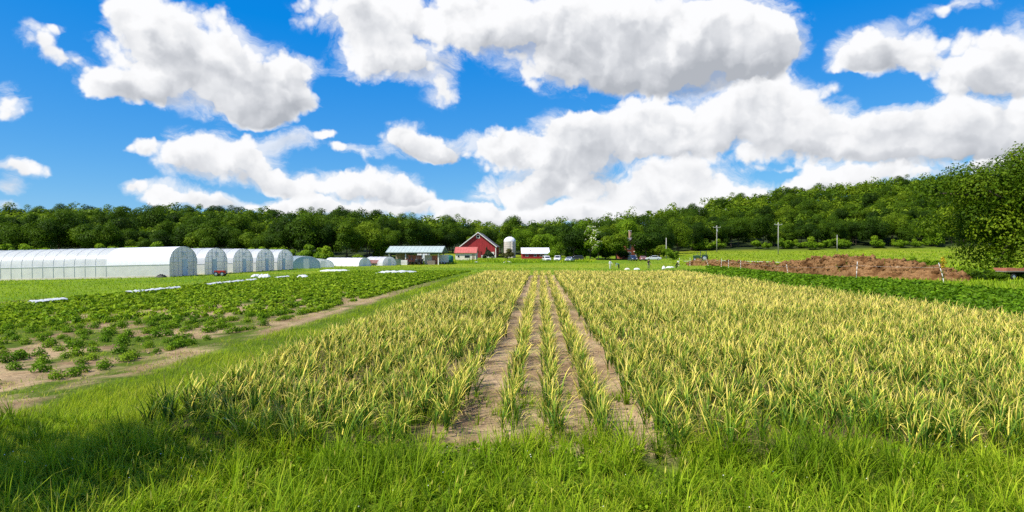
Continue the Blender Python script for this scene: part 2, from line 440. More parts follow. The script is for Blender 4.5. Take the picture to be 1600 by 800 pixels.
# ------------------------------------------------------------------ terrain
T_D = np.array([0,20,60,78,95,110,130,150,170,190,220,260,300,360,480,700,1500,6000.])
T_X = np.array([-600,0,285,600,750,860,1000,1100,1250,1400,1600,2200.])
T_Z = np.array([
 [0,0,-.8,-1.2,-1.3,-1.3,-1.2,-1,-.6,0,1.5,6,10,15,18,18,18,18],
 [0,0,-.35,-.7,-.8,-.8,-.8,-.7,-.5,0,1.5,6,10,15,18,16,10,8],
 [0,0,-.1,-.2,-.36,-.5,-.6,-.6,-.5,0,1.5,6,10,14,17,16,10,8],
 [0,0,0,-.1,-.2,-.35,-.5,-.6,-.7,-.5,.8,4,7,11,15,14,10,8],
 [0,0,0,0,-.2,-.4,-.6,-.6,-.6,-.3,.6,1.5,3,6,10,12,10,8],
 [0,0,0,0,-.2,-.4,-.7,-.6,-.4,-.15,.5,1.2,3,6,10,12,10,8],
 [0,0,0,0,-.2,-.4,-.7,-.6,-.3,0,.4,1.5,4,9,19,20,18,15],
 [0,0,0,0,-.1,0,.3,.6,.9,1.2,1.7,2.6,6,13,28,32,30,25],
 [0,0,0,-.2,-.2,0,.4,.9,1.2,1.5,1.9,2.8,7,17,39,45,40,30],
 [0,0,.1,-.1,0,.2,.5,1,1.4,1.7,2.1,3.2,8,21,46,55,50,40],
 [0,0,.1,.1,.2,.3,.6,1.1,1.5,1.9,2.5,4,10,25,51,62,60,50],
 [0,0,.1,.1,.2,.3,.6,1.1,1.5,1.9,2.5,4,10,25,51,62,60,50.]])
def ground_z(x, y):
    x = np.asarray(x, float); y = np.asarray(y, float)
    yy = np.clip(y, 1.0, 6000.0)
    px = np.clip(800 + 1000 * x / np.maximum(yy, 15.0), -600, 2200)
    iy = np.clip(np.searchsorted(T_D, yy, side='right') - 1, 0, len(T_D) - 2)
    fy = (yy - T_D[iy]) / (T_D[iy + 1] - T_D[iy])
    ix = np.clip(np.searchsorted(T_X, px, side='right') - 1, 0, len(T_X) - 2)
    fx = (px - T_X[ix]) / (T_X[ix + 1] - T_X[ix])
    z0 = T_Z[ix, iy] * (1 - fy) + T_Z[ix, iy + 1] * fy
    z1 = T_Z[ix + 1, iy] * (1 - fy) + T_Z[ix + 1, iy + 1] * fy
    return z0 * (1 - fx) + z1 * fx
def gz(x, y): return float(ground_z(x, y))
def spot(px, d, dz=0.0):
    """place on the ground: bearing given as a column of the 1600 px sketch, d metres ahead"""
    x = (px - 800) / FPX * d
    return Vector((x, d, gz(x, d) + dz))
ROW_A = math.atan(44 / FPX)                   # crop rows run slightly to the right of straight ahead
CA, SA = math.cos(ROW_A), math.sin(ROW_A)
def rs_xy(r, s): return r * CA + s * SA, -r * SA + s * CA
def xy_rs(x, y): return x * CA - y * SA, x * SA + y * CA

def vnoise(x, y, cell, seed=0):
    """smooth value noise 0..1, numpy"""
    g = np.random.default_rng(seed).random((256, 256))
    u = x / cell; v = y / cell
    i = np.floor(u).astype(int); j = np.floor(v).astype(int); fu = u - i; fv = v - j
    fu = fu * fu * (3 - 2 * fu); fv = fv * fv * (3 - 2 * fv)
    a = g[i % 256, j % 256]; b = g[(i + 1) % 256, j % 256]; c = g[i % 256, (j + 1) % 256]; d = g[(i + 1) % 256, (j + 1) % 256]
    return (a * (1 - fu) + b * fu) * (1 - fv) + (c * (1 - fu) + d * fu) * fv
def fnoise(x, y, cell, seed=0):
    return 0.55 * vnoise(x, y, cell, seed) + 0.3 * vnoise(x, y, cell / 2.3, seed + 1) + 0.15 * vnoise(x, y, cell / 5.1, seed + 2)

VERGE = 9.05                    # the crop starts this far along the rows
F_END = 75.0
BED, BED0 = 2.6, 0.2
ROWS = [BED0 + BED * k + q for k in range(-2, 7) for q in ((-0.70, 0.0, 0.70) if k == 0 else (-0.93, -0.31, 0.31, 0.93))]
R_LEFT, R_RIGHT = min(ROWS) - 0.35, max(ROWS) + 0.35

def ground_colour(x, y):
    r, s = xy_rs(x, y)
    n1 = fnoise(x, y, 2.2, 3); n2 = fnoise(x, y, 9.0, 8); n3 = fnoise(x, y, 0.7, 14); n4 = fnoise(x, y, 30.0, 21)
    soil = np.array([0.38, 0.270, 0.150]); soil2 = np.array([0.23, 0.150, 0.078])
    turf = np.array([0.055, 0.085, 0.006]); meadow = np.array([0.150, 0.225, 0.009]); lush = np.array([0.095, 0.175, 0.006]); gold = np.array([0.28, 0.29, 0.018])
    def mixc(a, b, k): return a * (1 - k[:, None]) + b * k[:, None]
    def st(v, a, b): 
        t = np.clip((v - a) / (b - a), 0, 1); return t * t * (3 - 2 * t)
    N = len(x)
    far = mixc(np.tile(meadow, (N, 1)), np.tile(lush, (N, 1)), st(n2, .35, .65))
    far = mixc(far, np.tile(gold, (N, 1)), st(n4, .5, .75) * 0.5)
    px = 800 + 1000 * x / np.maximum(y, 5)
    # pale hay meadow beyond the soil heap
    mead = st(px, 1040, 1100) * st(y, 95, 115) * (1 - st(y, 262, 275))
    far = mixc(far, np.tile(gold * 1.05, (N, 1)), mead * (0.15 + 0.45 * st(n2, .4, .7)))
    c = far
    sl = mixc(np.tile(soil, (N, 1)), np.tile(soil2, (N, 1)), st(n3, .35, .7))
    # garlic field
    gm = ((r > R_LEFT - 0.1) & (r < R_RIGHT + 0.2)).astype(float) * st(s + (n1 - .5) * 1.3, VERGE - 0.7, VERGE + 0.1) * (1 - st(s, F_END, F_END + 1))
    gsoil = mixc(sl, np.tile(turf * 1.2, (N, 1)), st(n1, .60, .75) * 0.55)
    weedy_shade = mixc(np.tile(soil2 * .55, (N, 1)), np.tile(turf * .8, (N, 1)), st(n3, .3, .7))  # weeds over soil, with shade under the plants darkened into the colour
    gsoil = mixc(gsoil, weedy_shade, st(np.abs(r - BED0), 1.7, 2.0) * (.55 + .45 * st(n1, .25, .5)))
    c = mixc(c, gsoil, gm)
    # verge and grass lane
    vm = np.maximum(1 - st(s + (n1 - .5) * 1.3, VERGE - 0.7, VERGE + 0.1), 0)
    vm = np.maximum(vm, ((r < R_LEFT - 0.1) & (r > -9.0)).astype(float) * (1 - st(s, 80, 110)))
    c = mixc(c, mixc(np.tile(turf, (N, 1)), np.tile(turf * 1.5, (N, 1)), n1), np.clip(vm, 0, 1) * (r > -9.0 + (n1 - .5) * .8))
    # left vegetable plot: bare soil showing between the plants, thinning out further away
    lm = st(-r + (n3 - .5) * .9, 8.7, 9.5) * (1 - st(-r, 18, 26)) * st(s, 2, 6) * (1 - st(s, 30, 70))
    c = mixc(c, np.tile(turf * .95, (N, 1)), np.clip(st(-r, 8.8, 9.2) * (1 - st(-r, 26, 29)) * (1 - st(s, 60, 100)), 0, 1) * .8)
    bare = np.maximum(st(.6 * n1 + .4 * n3, .40, .52), (1 - st(np.abs(r + 9.6 + (n2 - .5) * .9), .15, .55)) * st(.5 * n1 + .5 * n3, .30, .46))
    c = mixc(c, sl, np.clip(lm * bare, 0, 1) * 0.95)
    lm2 = st(-r, 27, 29) * (1 - st(-r, 30.5, 32)) * st(s, 20, 40) * (1 - st(s, 85, 100))
    c = mixc(c, np.tile(soil2 * 0.7, (N, 1)), lm2 * st(n2, .45, .6) * .8)
    # strip of darker crop right of the garlic
    dm = st(r, R_RIGHT + .3, R_RIGHT + .8) * (1 - st(r, R_RIGHT + 13, R_RIGHT + 15)) * (1 - st(s, 80, 120))
    c = mixc(c, np.tile(np.array([.045, .095, .010]), (N, 1)), dm * .8)
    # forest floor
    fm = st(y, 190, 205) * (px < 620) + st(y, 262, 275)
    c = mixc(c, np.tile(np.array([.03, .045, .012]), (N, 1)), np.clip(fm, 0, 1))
    return c

def axis(lo, hi, fine_lo, fine_hi, step, growth):
    a = list(np.arange(fine_lo, fine_hi + 1e-6, step))
    q = step
    while a[-1] < hi: q *= growth; a.append(a[-1] + q)
    q = step
    while a[0] > lo: q *= growth; a.insert(0, a[0] - q)
    return np.array(a)
def build_ground():
    xs = axis(-5000, 5000, -16, 14, 0.17, 1.085)
    ys = axis(-400, 6000, 5.5, 16, 0.16, 1.055)
    X, Y = np.meshgrid(xs, ys)
    x = X.ravel(); y = Y.ravel()
    r, s = xy_rs(x, y)
    z = ground_z(x, y)
    near = np.clip(1 - y / 90, 0, 1)
    z = z + (fnoise(x, y, 1.1, 30) - 0.5) * 0.07 * near + (fnoise(x, y, 0.3, 34) - 0.5) * 0.03 * near
    # raised beds, trodden paths between them
    inside = (r > R_LEFT) & (r < R_RIGHT) & (s > VERGE - .3) & (s < F_END)
    ph = np.abs(((r - BED0 + BED / 2) % BED) - BED / 2)
    z = z + np.where(inside, 0.05 * np.clip(1 - np.maximum(ph - 0.75, 0) / 0.25, 0, 1), 0)
    nx, ny = len(xs), len(ys)
    idx = np.arange(nx * ny).reshape(ny, nx)
    q = np.stack([idx[:-1, :-1].ravel(), idx[:-1, 1:].ravel(), idx[1:, 1:].ravel(), idx[1:, :-1].ravel()], 1)
    m, T, out = new_mat('ground_soil_and_turf')
    at = T.node('ShaderNodeAttribute', attribute_name='tint')
    tc = T.node('ShaderNodeTexCoord').outputs['Object']
    n1 = T.noise(tc, 9.0, 8, 0.7); n2 = T.noise(tc, 0.8, 6, 0.65)
    k = T.math('MULTIPLY', T.smooth(n1, 0.25, 0.75, 0.55, 1.35), T.smooth(n2, 0.3, 0.7, 0.8, 1.2))
    b = T.node('ShaderNodeBsdfPrincipled'); T.put(b.inputs['Base Color'], T.vmath('SCALE', at.outputs['Vector'], k))
    b.inputs['Roughness'].default_value = 0.95; b.inputs['Specular IOR Level'].default_value = 0.1
    bn = T.node('ShaderNodeBump'); bn.inputs['Strength'].default_value = 0.6; bn.inputs['Distance'].default_value = 0.04
    T.put(bn.inputs['Height'], T.noise(tc, 14.0, 8, 0.7)); T.l.new(bn.outputs[0], b.inputs['Normal'])
    T.l.new(b.outputs[0], out.inputs[0])
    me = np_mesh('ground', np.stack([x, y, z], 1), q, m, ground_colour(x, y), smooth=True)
    o = part('ground', me, None); tag(o, kind='structure')
    return o
build_ground()

# ------------------------------------------------------------------ blades (grass, garlic leaves, weeds)
def blades(base, az, length, width, lean, bend, segs, t0, t1, rnd, clump, wpow=1.6, twist=None, tpow=1.0):
    """strips of quads; tint.r runs t0 -> t1 along each blade"""
    N = len(base); S = segs
    V = np.zeros((N, S + 1, 2, 3)); C = np.zeros((N, S + 1, 2, 3))
    dx, dy = np.cos(az), np.sin(az)
    tw = az + PI / 2 + (twist if twist is not None else 0)
    sx, sy = np.cos(tw), np.sin(tw)
    P = base.copy()
    for k in range(S + 1):
        t = k / S
        w = 0.5 * width * (1 - t ** wpow * 0.94) * (0.75 + 0.25 * min(1, t * 3))
        V[:, k, 0] = P - np.stack([sx * w, sy * w, 0 * w], 1); V[:, k, 1] = P + np.stack([sx * w, sy * w, 0 * w], 1)
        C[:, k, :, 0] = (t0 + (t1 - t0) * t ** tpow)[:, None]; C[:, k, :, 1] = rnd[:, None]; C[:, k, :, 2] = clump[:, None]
        if k < S:
            th = lean + bend * (t + 0.5 / S) ** 1.4
            P = P + (length / S)[:, None] * np.stack([np.sin(th) * dx, np.sin(th) * dy, np.cos(th)], 1)
    b0 = (np.arange(N) * (S + 1) * 2)[:, None]
    q = np.concatenate([b0 + np.array([[2 * k, 2 * k + 1, 2 * k + 3, 2 * k + 2]]) for k in range(S)], 1).reshape(-1, 4)
    return V.reshape(-1, 3), q, C.reshape(-1, 3)
def join(parts):
    vs, qs, cs = [], [], []; k = 0
    for v, q, c in parts:
        vs.append(v); qs.append(q + k); cs.append(c); k += len(v)
    return np.concatenate(vs), np.concatenate(qs), np.concatenate(cs)
U = lambda a, b, n: rng.uniform(a, b, n)

# ------------------------------------------------------------------ leaf clusters (trees, shrubs, bushy crops)
def leaf_cards(pos, nrm, size, t, rnd, clump):
    """one diamond shaped leaf (or leaf spray) per point, facing nrm"""
    N = len(pos)
    nrm = nrm / np.maximum(np.linalg.norm(nrm, axis=1, keepdims=True), 1e-6)
    a = np.cross(nrm, rng.normal(size=(N, 3))); a /= np.maximum(np.linalg.norm(a, axis=1, keepdims=True), 1e-6)
    b = np.cross(nrm, a)
    s = size[:, None]
    fold = nrm * s * 0.18
    V = np.stack([pos - a * s * 0.62, pos - b * s * 0.36 + fold, pos + a * s * 0.62, pos + b * s * 0.36 + fold], 1).reshape(-1, 3)
    q = np.arange(N * 4).reshape(N, 4)
    C = np.repeat(np.stack([t, rnd, clump], 1), 4, axis=0)
    return V, q, C
def crown_cards(H, Rx, base, nlobes, nleaf, size, seed, Ry=None, low=0.0, tlow=0.15, thigh=0.75, lob=0.34, rough=0.35):
    """foliage of one crown: lobes spread through an ellipsoid, leaves on and inside the lobes"""
    g = np.random.default_rng(seed)
    Ry = Ry or Rx
    cz = (H + base) / 2; rz = (H - base) / 2
    L = []
    while len(L) < nlobes:
        d = g.normal(size=3); d /= np.linalg.norm(d)
        if d[2] < -0.75: continue
        k = g.uniform(0.45, 0.86) if g.random() < 0.8 else g.uniform(0, 0.4)
        wob = 1 + 0.18 * math.sin(3 * math.atan2(d[1], d[0]) + seed) 
        L.append((d[0] * Rx * k * wob, d[1] * Ry * k * wob, cz + d[2] * rz * k, g.uniform(0.55, 1.4) * lob * min(Rx, rz * 1.25), g.random()))
    L = np.array(L)
    wts = L[:, 3] ** 2; wts = wts / wts.sum()
    li = g.choice(len(L), size=nleaf, p=wts)
    d = g.normal(size=(nleaf, 3)); d[:, 2] += 0.35; d /= np.linalg.norm(d, axis=1, keepdims=True)
    rad = L[li, 3] * np.where(g.random(nleaf) < 0.8, g.uniform(0.72, 1.16, nleaf), g.uniform(0.3, 1.35, nleaf))
    pos = L[li, :3] + d * rad[:, None] * np.array([1, 1, 0.85])
    keep = pos[:, 2] > low
    pos = pos[keep]; d = d[keep]; li = li[keep]
    nrm = d + g.normal(size=d.shape) * rough + np.array([0, 0, 0.25])
    n = len(pos)
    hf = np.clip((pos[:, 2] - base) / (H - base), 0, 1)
    t = np.clip(tlow + (thigh - tlow) * (0.25 * hf + 0.55 * L[li, 4] + 0.2 * g.random(n)), 0, 1)  # tint lightens with height: top light painted into the leaf colour
    return leaf_cards(pos, nrm, size * g.uniform(0.6, 1.35, n), t, g.random(n), L[li, 4]), L
def trunk_mesh(H, base, r, L, seed, mat, nl=7):
    """tapered trunk with limbs reaching into the lobes"""
    g = np.random.default_rng(seed); mb = MB()
    top = base + (H - base) * 0.55
    pts = [Vector((0, 0, -0.3))]
    for k in range(1, 6):
        t = k / 5; pts.append(Vector((g.uniform(-.04, .04) * H * t, g.uniform(-.04, .04) * H * t, top * t)))
    for k in range(5):
        mb.tube(pts[k], pts[k + 1], r * (1 - 0.15 * k) * (1.35 if k == 0 else 1), 8, r * (1 - 0.15 * (k + 1)))
    for i in g.choice(len(L), size=min(nl, len(L)), replace=False):
        st = pts[2 + int(g.integers(0, 3))]; en = Vector(L[i, :3]); mid = st.lerp(en, 0.5) + Vector((0, 0, 0.06 * H))
        mb.tube(st, mid, r * 0.5, 6, r * 0.32); mb.tube(mid, en, r * 0.32, 6, r * 0.1)
    return mb.mesh(mat, True)

# ------------------------------------------------------------------ hoop houses
def arch(W, side, H, n=14):
    """gothic arch: list of (y, z) from the near eave over the ridge to the far eave"""
    pts = []
    for i in range(n + 1):
        t = i / n
        a = PI * t
        y = -math.cos(a) * W / 2
        z = side + (H - side) * (math.sin(a) ** 0.78)
        pts.append((y, z))
    return pts
def strip(mb, pts, x0, x1, nx, sag=0.0):
    k = len(pts)
    vs = []
    for j in range(nx + 1):
        x = x0 + (x1 - x0) * j / nx
        for (y, z) in pts: vs.append((x, y, z))
    fs = [(j * k + i, j * k + i + 1, (j + 1) * k + i + 1, (j + 1) * k + i) for j in range(nx) for i in range(k - 1)]
    return mb.add(vs, fs)
def scaled(pts, q, c=0.6):
    return [(y * q, c + (z - c) * q) for (y, z) in pts]
def hoop_house(px_near, px_far, x_end, L, H, label, side=1.45, cap=None, door_y=0.2, rib_step=1.25, slope=0.0, cover='film', open_vent=False):
    """house running along -x from its end wall at x_end; its end wall spans the two bearings"""
    y0 = x_end * FPX / (px_near - 800); y1 = x_end * FPX / (px_far - 800)
    W = y1 - y0; yc = (y0 + y1) / 2
    t = empty('hoop_house', (x_end, yc, gz(x_end, yc)))
    # the house follows the gentle fall of the ground to the left
    fall = math.atan2(gz(x_end, yc) - gz(x_end - 14, yc), 14)
    t.rotation_euler = (0, -fall, 0)
    A = arch(W, side, H)
    capL = cap or 0.0
    mb = MB(); strip(mb, A, -L, -capL, int(L)); mb.build('cover', M[cover], t, True)
    if cap:
        mb = MB(); strip(mb, scaled(A, 1.004), -capL - 0.05, 0.0, 3); mb.build('end_cover', M['film_new'], t, True)
    for sy in (-1, 1):
        mb = MB(); n = int(L / rib_step)
        mb.add([(-L, sy * W / 2, .18), (0, sy * W / 2, .18), (0, sy * W / 2, side), (-L, sy * W / 2, side)], [(0, 1, 2, 3)])
        mb.build('side_curtain', M['film_side'], t)
        MB().box(-L, 0.02, sy * W / 2 - 0.03, sy * W / 2 + 0.03, -0.3, 0.18).build('base_board', M['board'], t)
        MB().box(-L, 0.02, sy * W / 2 - 0.035, sy * W / 2 + 0.035, side - 0.05, side + 0.03).build('hip_board', M['frame'], t)
    # hoops showing through the film
    big = scaled(A, 1.006)
    rib = MB()
    for (a, b) in zip(big[:-1], big[1:]): rib.tube((0, a[0], a[1]), (0, b[0], b[1]), 0.016, 5)
    for sy in (-1, 1): rib.tube((0, sy * (W / 2 + 0.02), 0), (0, sy * (W / 2 + 0.02), side), 0.02, 5)
    rib_me = rib.mesh(M['frame'])
    k = 0
    x = -capL - (0.0 if cap else 0.0)
    while x > -min(L, 34):
        part('hoop', rib_me, t, (x, 0, 0)); x -= rib_step; k += 1
    # end wall: upper film, lower film, frame grid, door
    zl = min(1.75, side + 0.25)
    up = [p for p in A if p[1] >= zl]
    e = MB()
    def wall_at(z):
        ys = [y for (y, zz) in A if zz >= z - 1e-6]
        for (a, b) in zip(A[:-1], A[1:]):
            if a[1] <= z <= b[1] and b[1] > a[1]: return abs(a[0] + (b[0] - a[0]) * (z - a[1]) / (b[1] - a[1]))
        return W / 2
    hw = wall_at(zl) if zl > side else W / 2
    poly = [(-hw, zl)] + [p for p in A if p[1] > zl + 0.02] + [(hw, zl)]
    MB().add([(0.0, y, z) for (y, z) in poly], [tuple(range(len(poly)))]).build('end_wall', M['film_end'], t)
    dw, dh = 0.62, 2.05
    lowp = [(-W / 2, 0.0), (-W / 2, side)] + ([(-hw, zl)] if zl > side else []) + ([(hw, zl)] if zl > side else []) + [(W / 2, side), (W / 2, 0.0)]
    MB().add([(0.0, y, z) for (y, z) in lowp], [tuple(range(len(lowp)))]).build('end_wall', M['film_low'], t)
    fr = MB()
    for (a, b) in zip(A[:-1], A[1:]): fr.tube((0.03, a[0], a[1]), (0.03, b[0], b[1]), 0.035, 6)
    for y in (-W * 0.36, -W * 0.2, door_y - dw, door_y + dw, W * 0.36):
        zt = side
        for (a, b) in zip(A[:-1], A[1:]):
            if min(a[0], b[0]) <= y <= max(a[0], b[0]): zt = a[1] + (b[1] - a[1]) * ((y - a[0]) / (b[0] - a[0] + 1e-9))
        fr.box(0.012, 0.06, y - 0.02, y + 0.02, 0, zt)
    for z in (0.75, zl, 2.35, 2.95):
        if z < H - 0.3:
            h = wall_at(z) if z > side else W / 2
            fr.box(0.014, 0.05, -h, h, z - 0.017, z + 0.017)
    fr.build('end_frame', M['frame'], t)
    d = MB().box(0.05, 0.10, door_y - dw + 0.03, door_y + dw - 0.03, 0.05, dh).build('door', M['white_paint'], t)
    MB().box(0.10, 0.13, door_y + dw - 0.2, door_y + dw - 0.14, 0.95, 1.1).build('handle', M['dark_steel'], d)
    v = MB().box(0.055, 0.10, -0.45, 0.45, min(2.5, H - 1.0), min(2.95, H - 0.62)).build('vent', M['film_end'], t)
    tag(t, label, 'greenhouse', 'white hoop houses')
    return t
hoop_house(265, 308, -40.5, 46, 3.62, 'nearest long white hoop house reaching out of the picture, bright new film at its end', cap=7.5, side=1.5)
hoop_house(320, 355, -40.5, 40, 3.55, 'second white hoop house, red cart parked in front of its end wall', door_y=-0.6)
hoop_house(364, 395, -40.5, 40, 3.55, 'third white hoop house in the row of five', door_y=0.3)
hoop_house(400, 428, -40.5, 40, 3.60, 'fourth white hoop house, next to last in the row', door_y=0.6)
hoop_house(433, 458, -40.5, 40, 3.62, 'fifth white hoop house, last in the row, beside the bare blue framed tunnel', door_y=-0.9)

def small_tunnel(name, px, d, W, L, H, label, cover, rz=0.0, ribs=6, end=True, cat='tunnel'):
    t = empty(name, spot(px, d), rz)
    A = [(-math.cos(PI * i / 12) * W / 2, H * math.sin(PI * i / 12) ** 0.75) for i in range(13)]
    mb = MB(); strip(mb, A, -L / 2, L / 2, 8); mb.build('cover', M[cover], t, True)
    rb = MB(); B = scaled(A, 1.01, 0)
    for (a, b) in zip(B[:-1], B[1:]): rb.tube((0, a[0], a[1]), (0, b[0], b[1]), 0.03, 5)
    me = rb.mesh(M['frame'])
    for k in range(ribs): part('hoop', me, t, (-L / 2 + L * k / (ribs - 1), 0, 0))
    if end:
        for s in (-1, 1):
            MB().add([(s * L / 2, y, z) for (y, z) in A], [tuple(range(len(A)))]).build('end_wall', M[cover], t)
        MB().box(L / 2 + 0.004, L / 2 + 0.04, -0.5, 0.5, 0, min(1.9, H * .8)).build('door', M['white_paint'], t)
    tag(t, label, cat); return t
small_tunnel('blue_tunnel', 471, 128, 5.5, 9, 2.4, 'small tunnel with bluish see-through film and bare frame behind last hoop house', 'film_blue', R(-60), 6)
small_tunnel('clear_tunnel', 499, 140, 4.6, 10, 1.75, 'small clear plastic tunnel between the bluish tunnel and the long white one', 'film_end', R(-65), 6)
small_tunnel('white_tunnel', 543, 150, 4.2, 10.5, 1.95, 'long low white plastic tunnel in the distance left of the green roofed shed', 'film_new', R(-28), 7)
small_tunnel('white_tunnel', 594, 158, 4.6, 6.5, 2.15, 'short white plastic tunnel directly left of the green roofed shed', 'film', R(-35), 5)

def row_cover(px, d, L, W, H, rz, label):
    """white fleece lying over a bed: a low uneven hump with gathered ends"""
    n, k = 22, 9
    vs = []
    for j in range(n + 1):
        t = j / n; e = min(1, 4 * t, 4 * (1 - t)) ** 0.5
        for i in range(k):
            a = PI * i / (k - 1)
            h = H * e * (0.8 + 0.4 * random.random())
            vs.append(((t - .5) * L, -math.cos(a) * W / 2 * (0.6 + 0.4 * e) * random.uniform(.9, 1.1), math.sin(a) * h - 0.01))
    fs = [(j * k + i, j * k + i + 1, (j + 1) * k + i + 1, (j + 1) * k + i) for j in range(n) for i in range(k - 1)]
    o = MB().add(vs, fs).build('row_cover', M['fabric'], None, True, loc=spot(px, d), rz=rz)
    tag(o, label, 'row cover'); return o
along = PI / 2 - ROW_A
row_cover(620, 84, 7.0, 1.3, 0.42, R(38), 'white fleece row cover hump on the green field below the open shed')
row_cover(413, 69, 1.4, 0.9, 0.45, R(20), 'crumpled white fleece bundle on the grass below the third hoop house')
row_cover(400, 74, 1.2, 0.7, 0.3, R(50), 'small flat white fleece heap at the foot of the fourth hoop house')
row_cover(473, 68, 1.3, 0.8, 0.42, R(10), 'white fleece heap on the field right of the hoop houses')
row_cover(524, 100, 5.0, 1.0, 0.28, R(10), 'thin white fleece strip before the long low white tunnel')
row_cover(1047, 118, 1.6, 0.8, 0.3, R(0), 'flat white sack lying beside the crouching dark clothed person')
# the line of white plastic along a bed in the left field
for s0, s1, q in ((33, 35.5, .5), (41, 47, .55), (51, 60, .55), (64.5, 68, .5)):
    r0 = -27.2
    x, y = rs_xy(r0, (s0 + s1) / 2)
    n, k = 30, 4
    vs = []
    for j in range(n + 1):
        for i in range(k):
            wdt = q * (0.6 + 0.4 * math.sin(j * 1.7) ** 2)
            vs.append(((j / n - .5) * (s1 - s0), (i / (k - 1) - .5) * wdt, 0.16 + 0.08 * random.random() + (0.08 if 0 < i < k - 1 else 0)))
    fs = [(j * k + i, j * k + i + 1, (j + 1) * k + i + 1, (j + 1) * k + i) for j in range(n) for i in range(k - 1)]
    o = MB().add(vs, fs).build('plastic_strip', M['fabric'], None, True, loc=(x, y, gz(x, y)), rz=along)
    tag(o, {33: 'short white plastic strip at the picture edge in the left field', 41: 'white plastic mulch strip in the left field, nearer of the long pieces',
            51: 'longest white plastic mulch strip lying along a bed in the left field', 64.5: 'far end piece of white plastic strip before the second hoop house'}[s0], 'plastic strip')

# ------------------------------------------------------------------ open pole shed with green roof
def pole_shed():
    D = 168.0
    p = spot(647, D)
    t = empty('open_shed', p, R(-4))
    w = 7.0; dp = 8.0; he = 3.25; hr = 4.75       # half length, depth, eave, ridge
    for i, x in enumerate((-w + .3, -2.3, 2.1, w - .6)):
        MB().box(x - .12, x + .12, .1, .34, -.4, he).build('post', M['white_paint'], t)
        MB().box(x - .12, x + .12, dp - .34, dp - .1, -.4, he).build('post', M['wood'], t)
    ov = 0.5
    rf = MB().prism([(-ov, he - .08), (dp / 2, hr), (dp + ov, he - .08), (dp + ov, he + .06), (dp / 2, hr + .16), (-ov, he + .06)], 'x', -w - .5, w + .5).build('roof', M['green_roof'], t)
    for k in range(16):
        x = -w - .4 + k * (2 * w + .8) / 15
        MB().prism([(-ov, he + .06), (dp / 2, hr + .16), (dp / 2, hr + .21), (-ov, he + .11)], 'x', x - .04, x + .04).build('seam', M['green_roof'], rf)
    MB().box(-w - .4, w + .4, -.1, .1, he - .32, he - .09).build('beam', M['green_dark'], t)
    for s in (-1, 1):
        MB().prism([(0, he), (dp / 2, hr - .02), (dp, he)], 'x', s * (w + .3) - .03, s * (w + .3) + .03).build('gable', M['green_dark'], t)  # shade on the gable end is put in as a dark green
    MB().box(-w + .2, -2.9, dp - .5, dp - .4, 0, he).build('back_wall', M['wood'], t)
    MB().box(-2.0, 1.9, 1.6, 1.75, 0, 2.5).build('partition_panel', M['brick_orange'], t)
    MB().box(2.4, 4.4, 1.9, 2.05, 0, 2.5).build('partition_panel', M['cream'], t)
    MB().box(4.45, w - .9, 1.6, 1.75, 0, 2.5).build('partition_panel', M['brick_orange'], t)
    tag(t, 'open pole shed with pale green metal roof and white posts', 'shed')
pole_shed()

# ------------------------------------------------------------------ vehicles
PAINT = {}
def paint(name, c):
    if name not in PAINT:
        m, T, out = new_mat('paint_' + name)
        b = T.node('ShaderNodeBsdfPrincipled'); tc = T.node('ShaderNodeTexCoord').outputs['Object']
        T.put(b.inputs['Base Color'], T.mix(T.noise(tc, 3, 4), (*c, 1), (c[0] * .85, c[1] * .84, c[2] * .8, 1)))
        b.inputs['Roughness'].default_value = 0.3; b.inputs['Coat Weight'].default_value = 0.5
        T.l.new(b.outputs[0], out.inputs[0]); PAINT[name] = m
    return PAINT[name]
def wheel(t, x, y, r=0.33, w=0.2):
    side = 1 if y > 0 else -1
    rot = Matrix.Rotation(PI / 2, 4, 'X')
    def lay(mb): mb.v = [tuple(rot @ Vector(v)) for v in mb.v]; return mb
    ty = lay(MB().lathe([(r * .62, -w / 2), (r * .92, -w / 2), (r, -w * .3), (r, w * .3), (r * .92, w / 2), (r * .62, w / 2), (r * .62, -w / 2)], 18)).build('tyre', M['rubber'], None, True)
    wh = empty('wheel', (x, y, r)); wh.parent = t; ty.parent = wh
    lay(MB().lathe([(0.0, -w * .3), (r * .2, -w * .42), (r * .63, -w * .3), (r * .63, w * .3), (r * .2, w * .42), (0.0, w * .3)], 14)).build('rim', M['chrome'], wh)
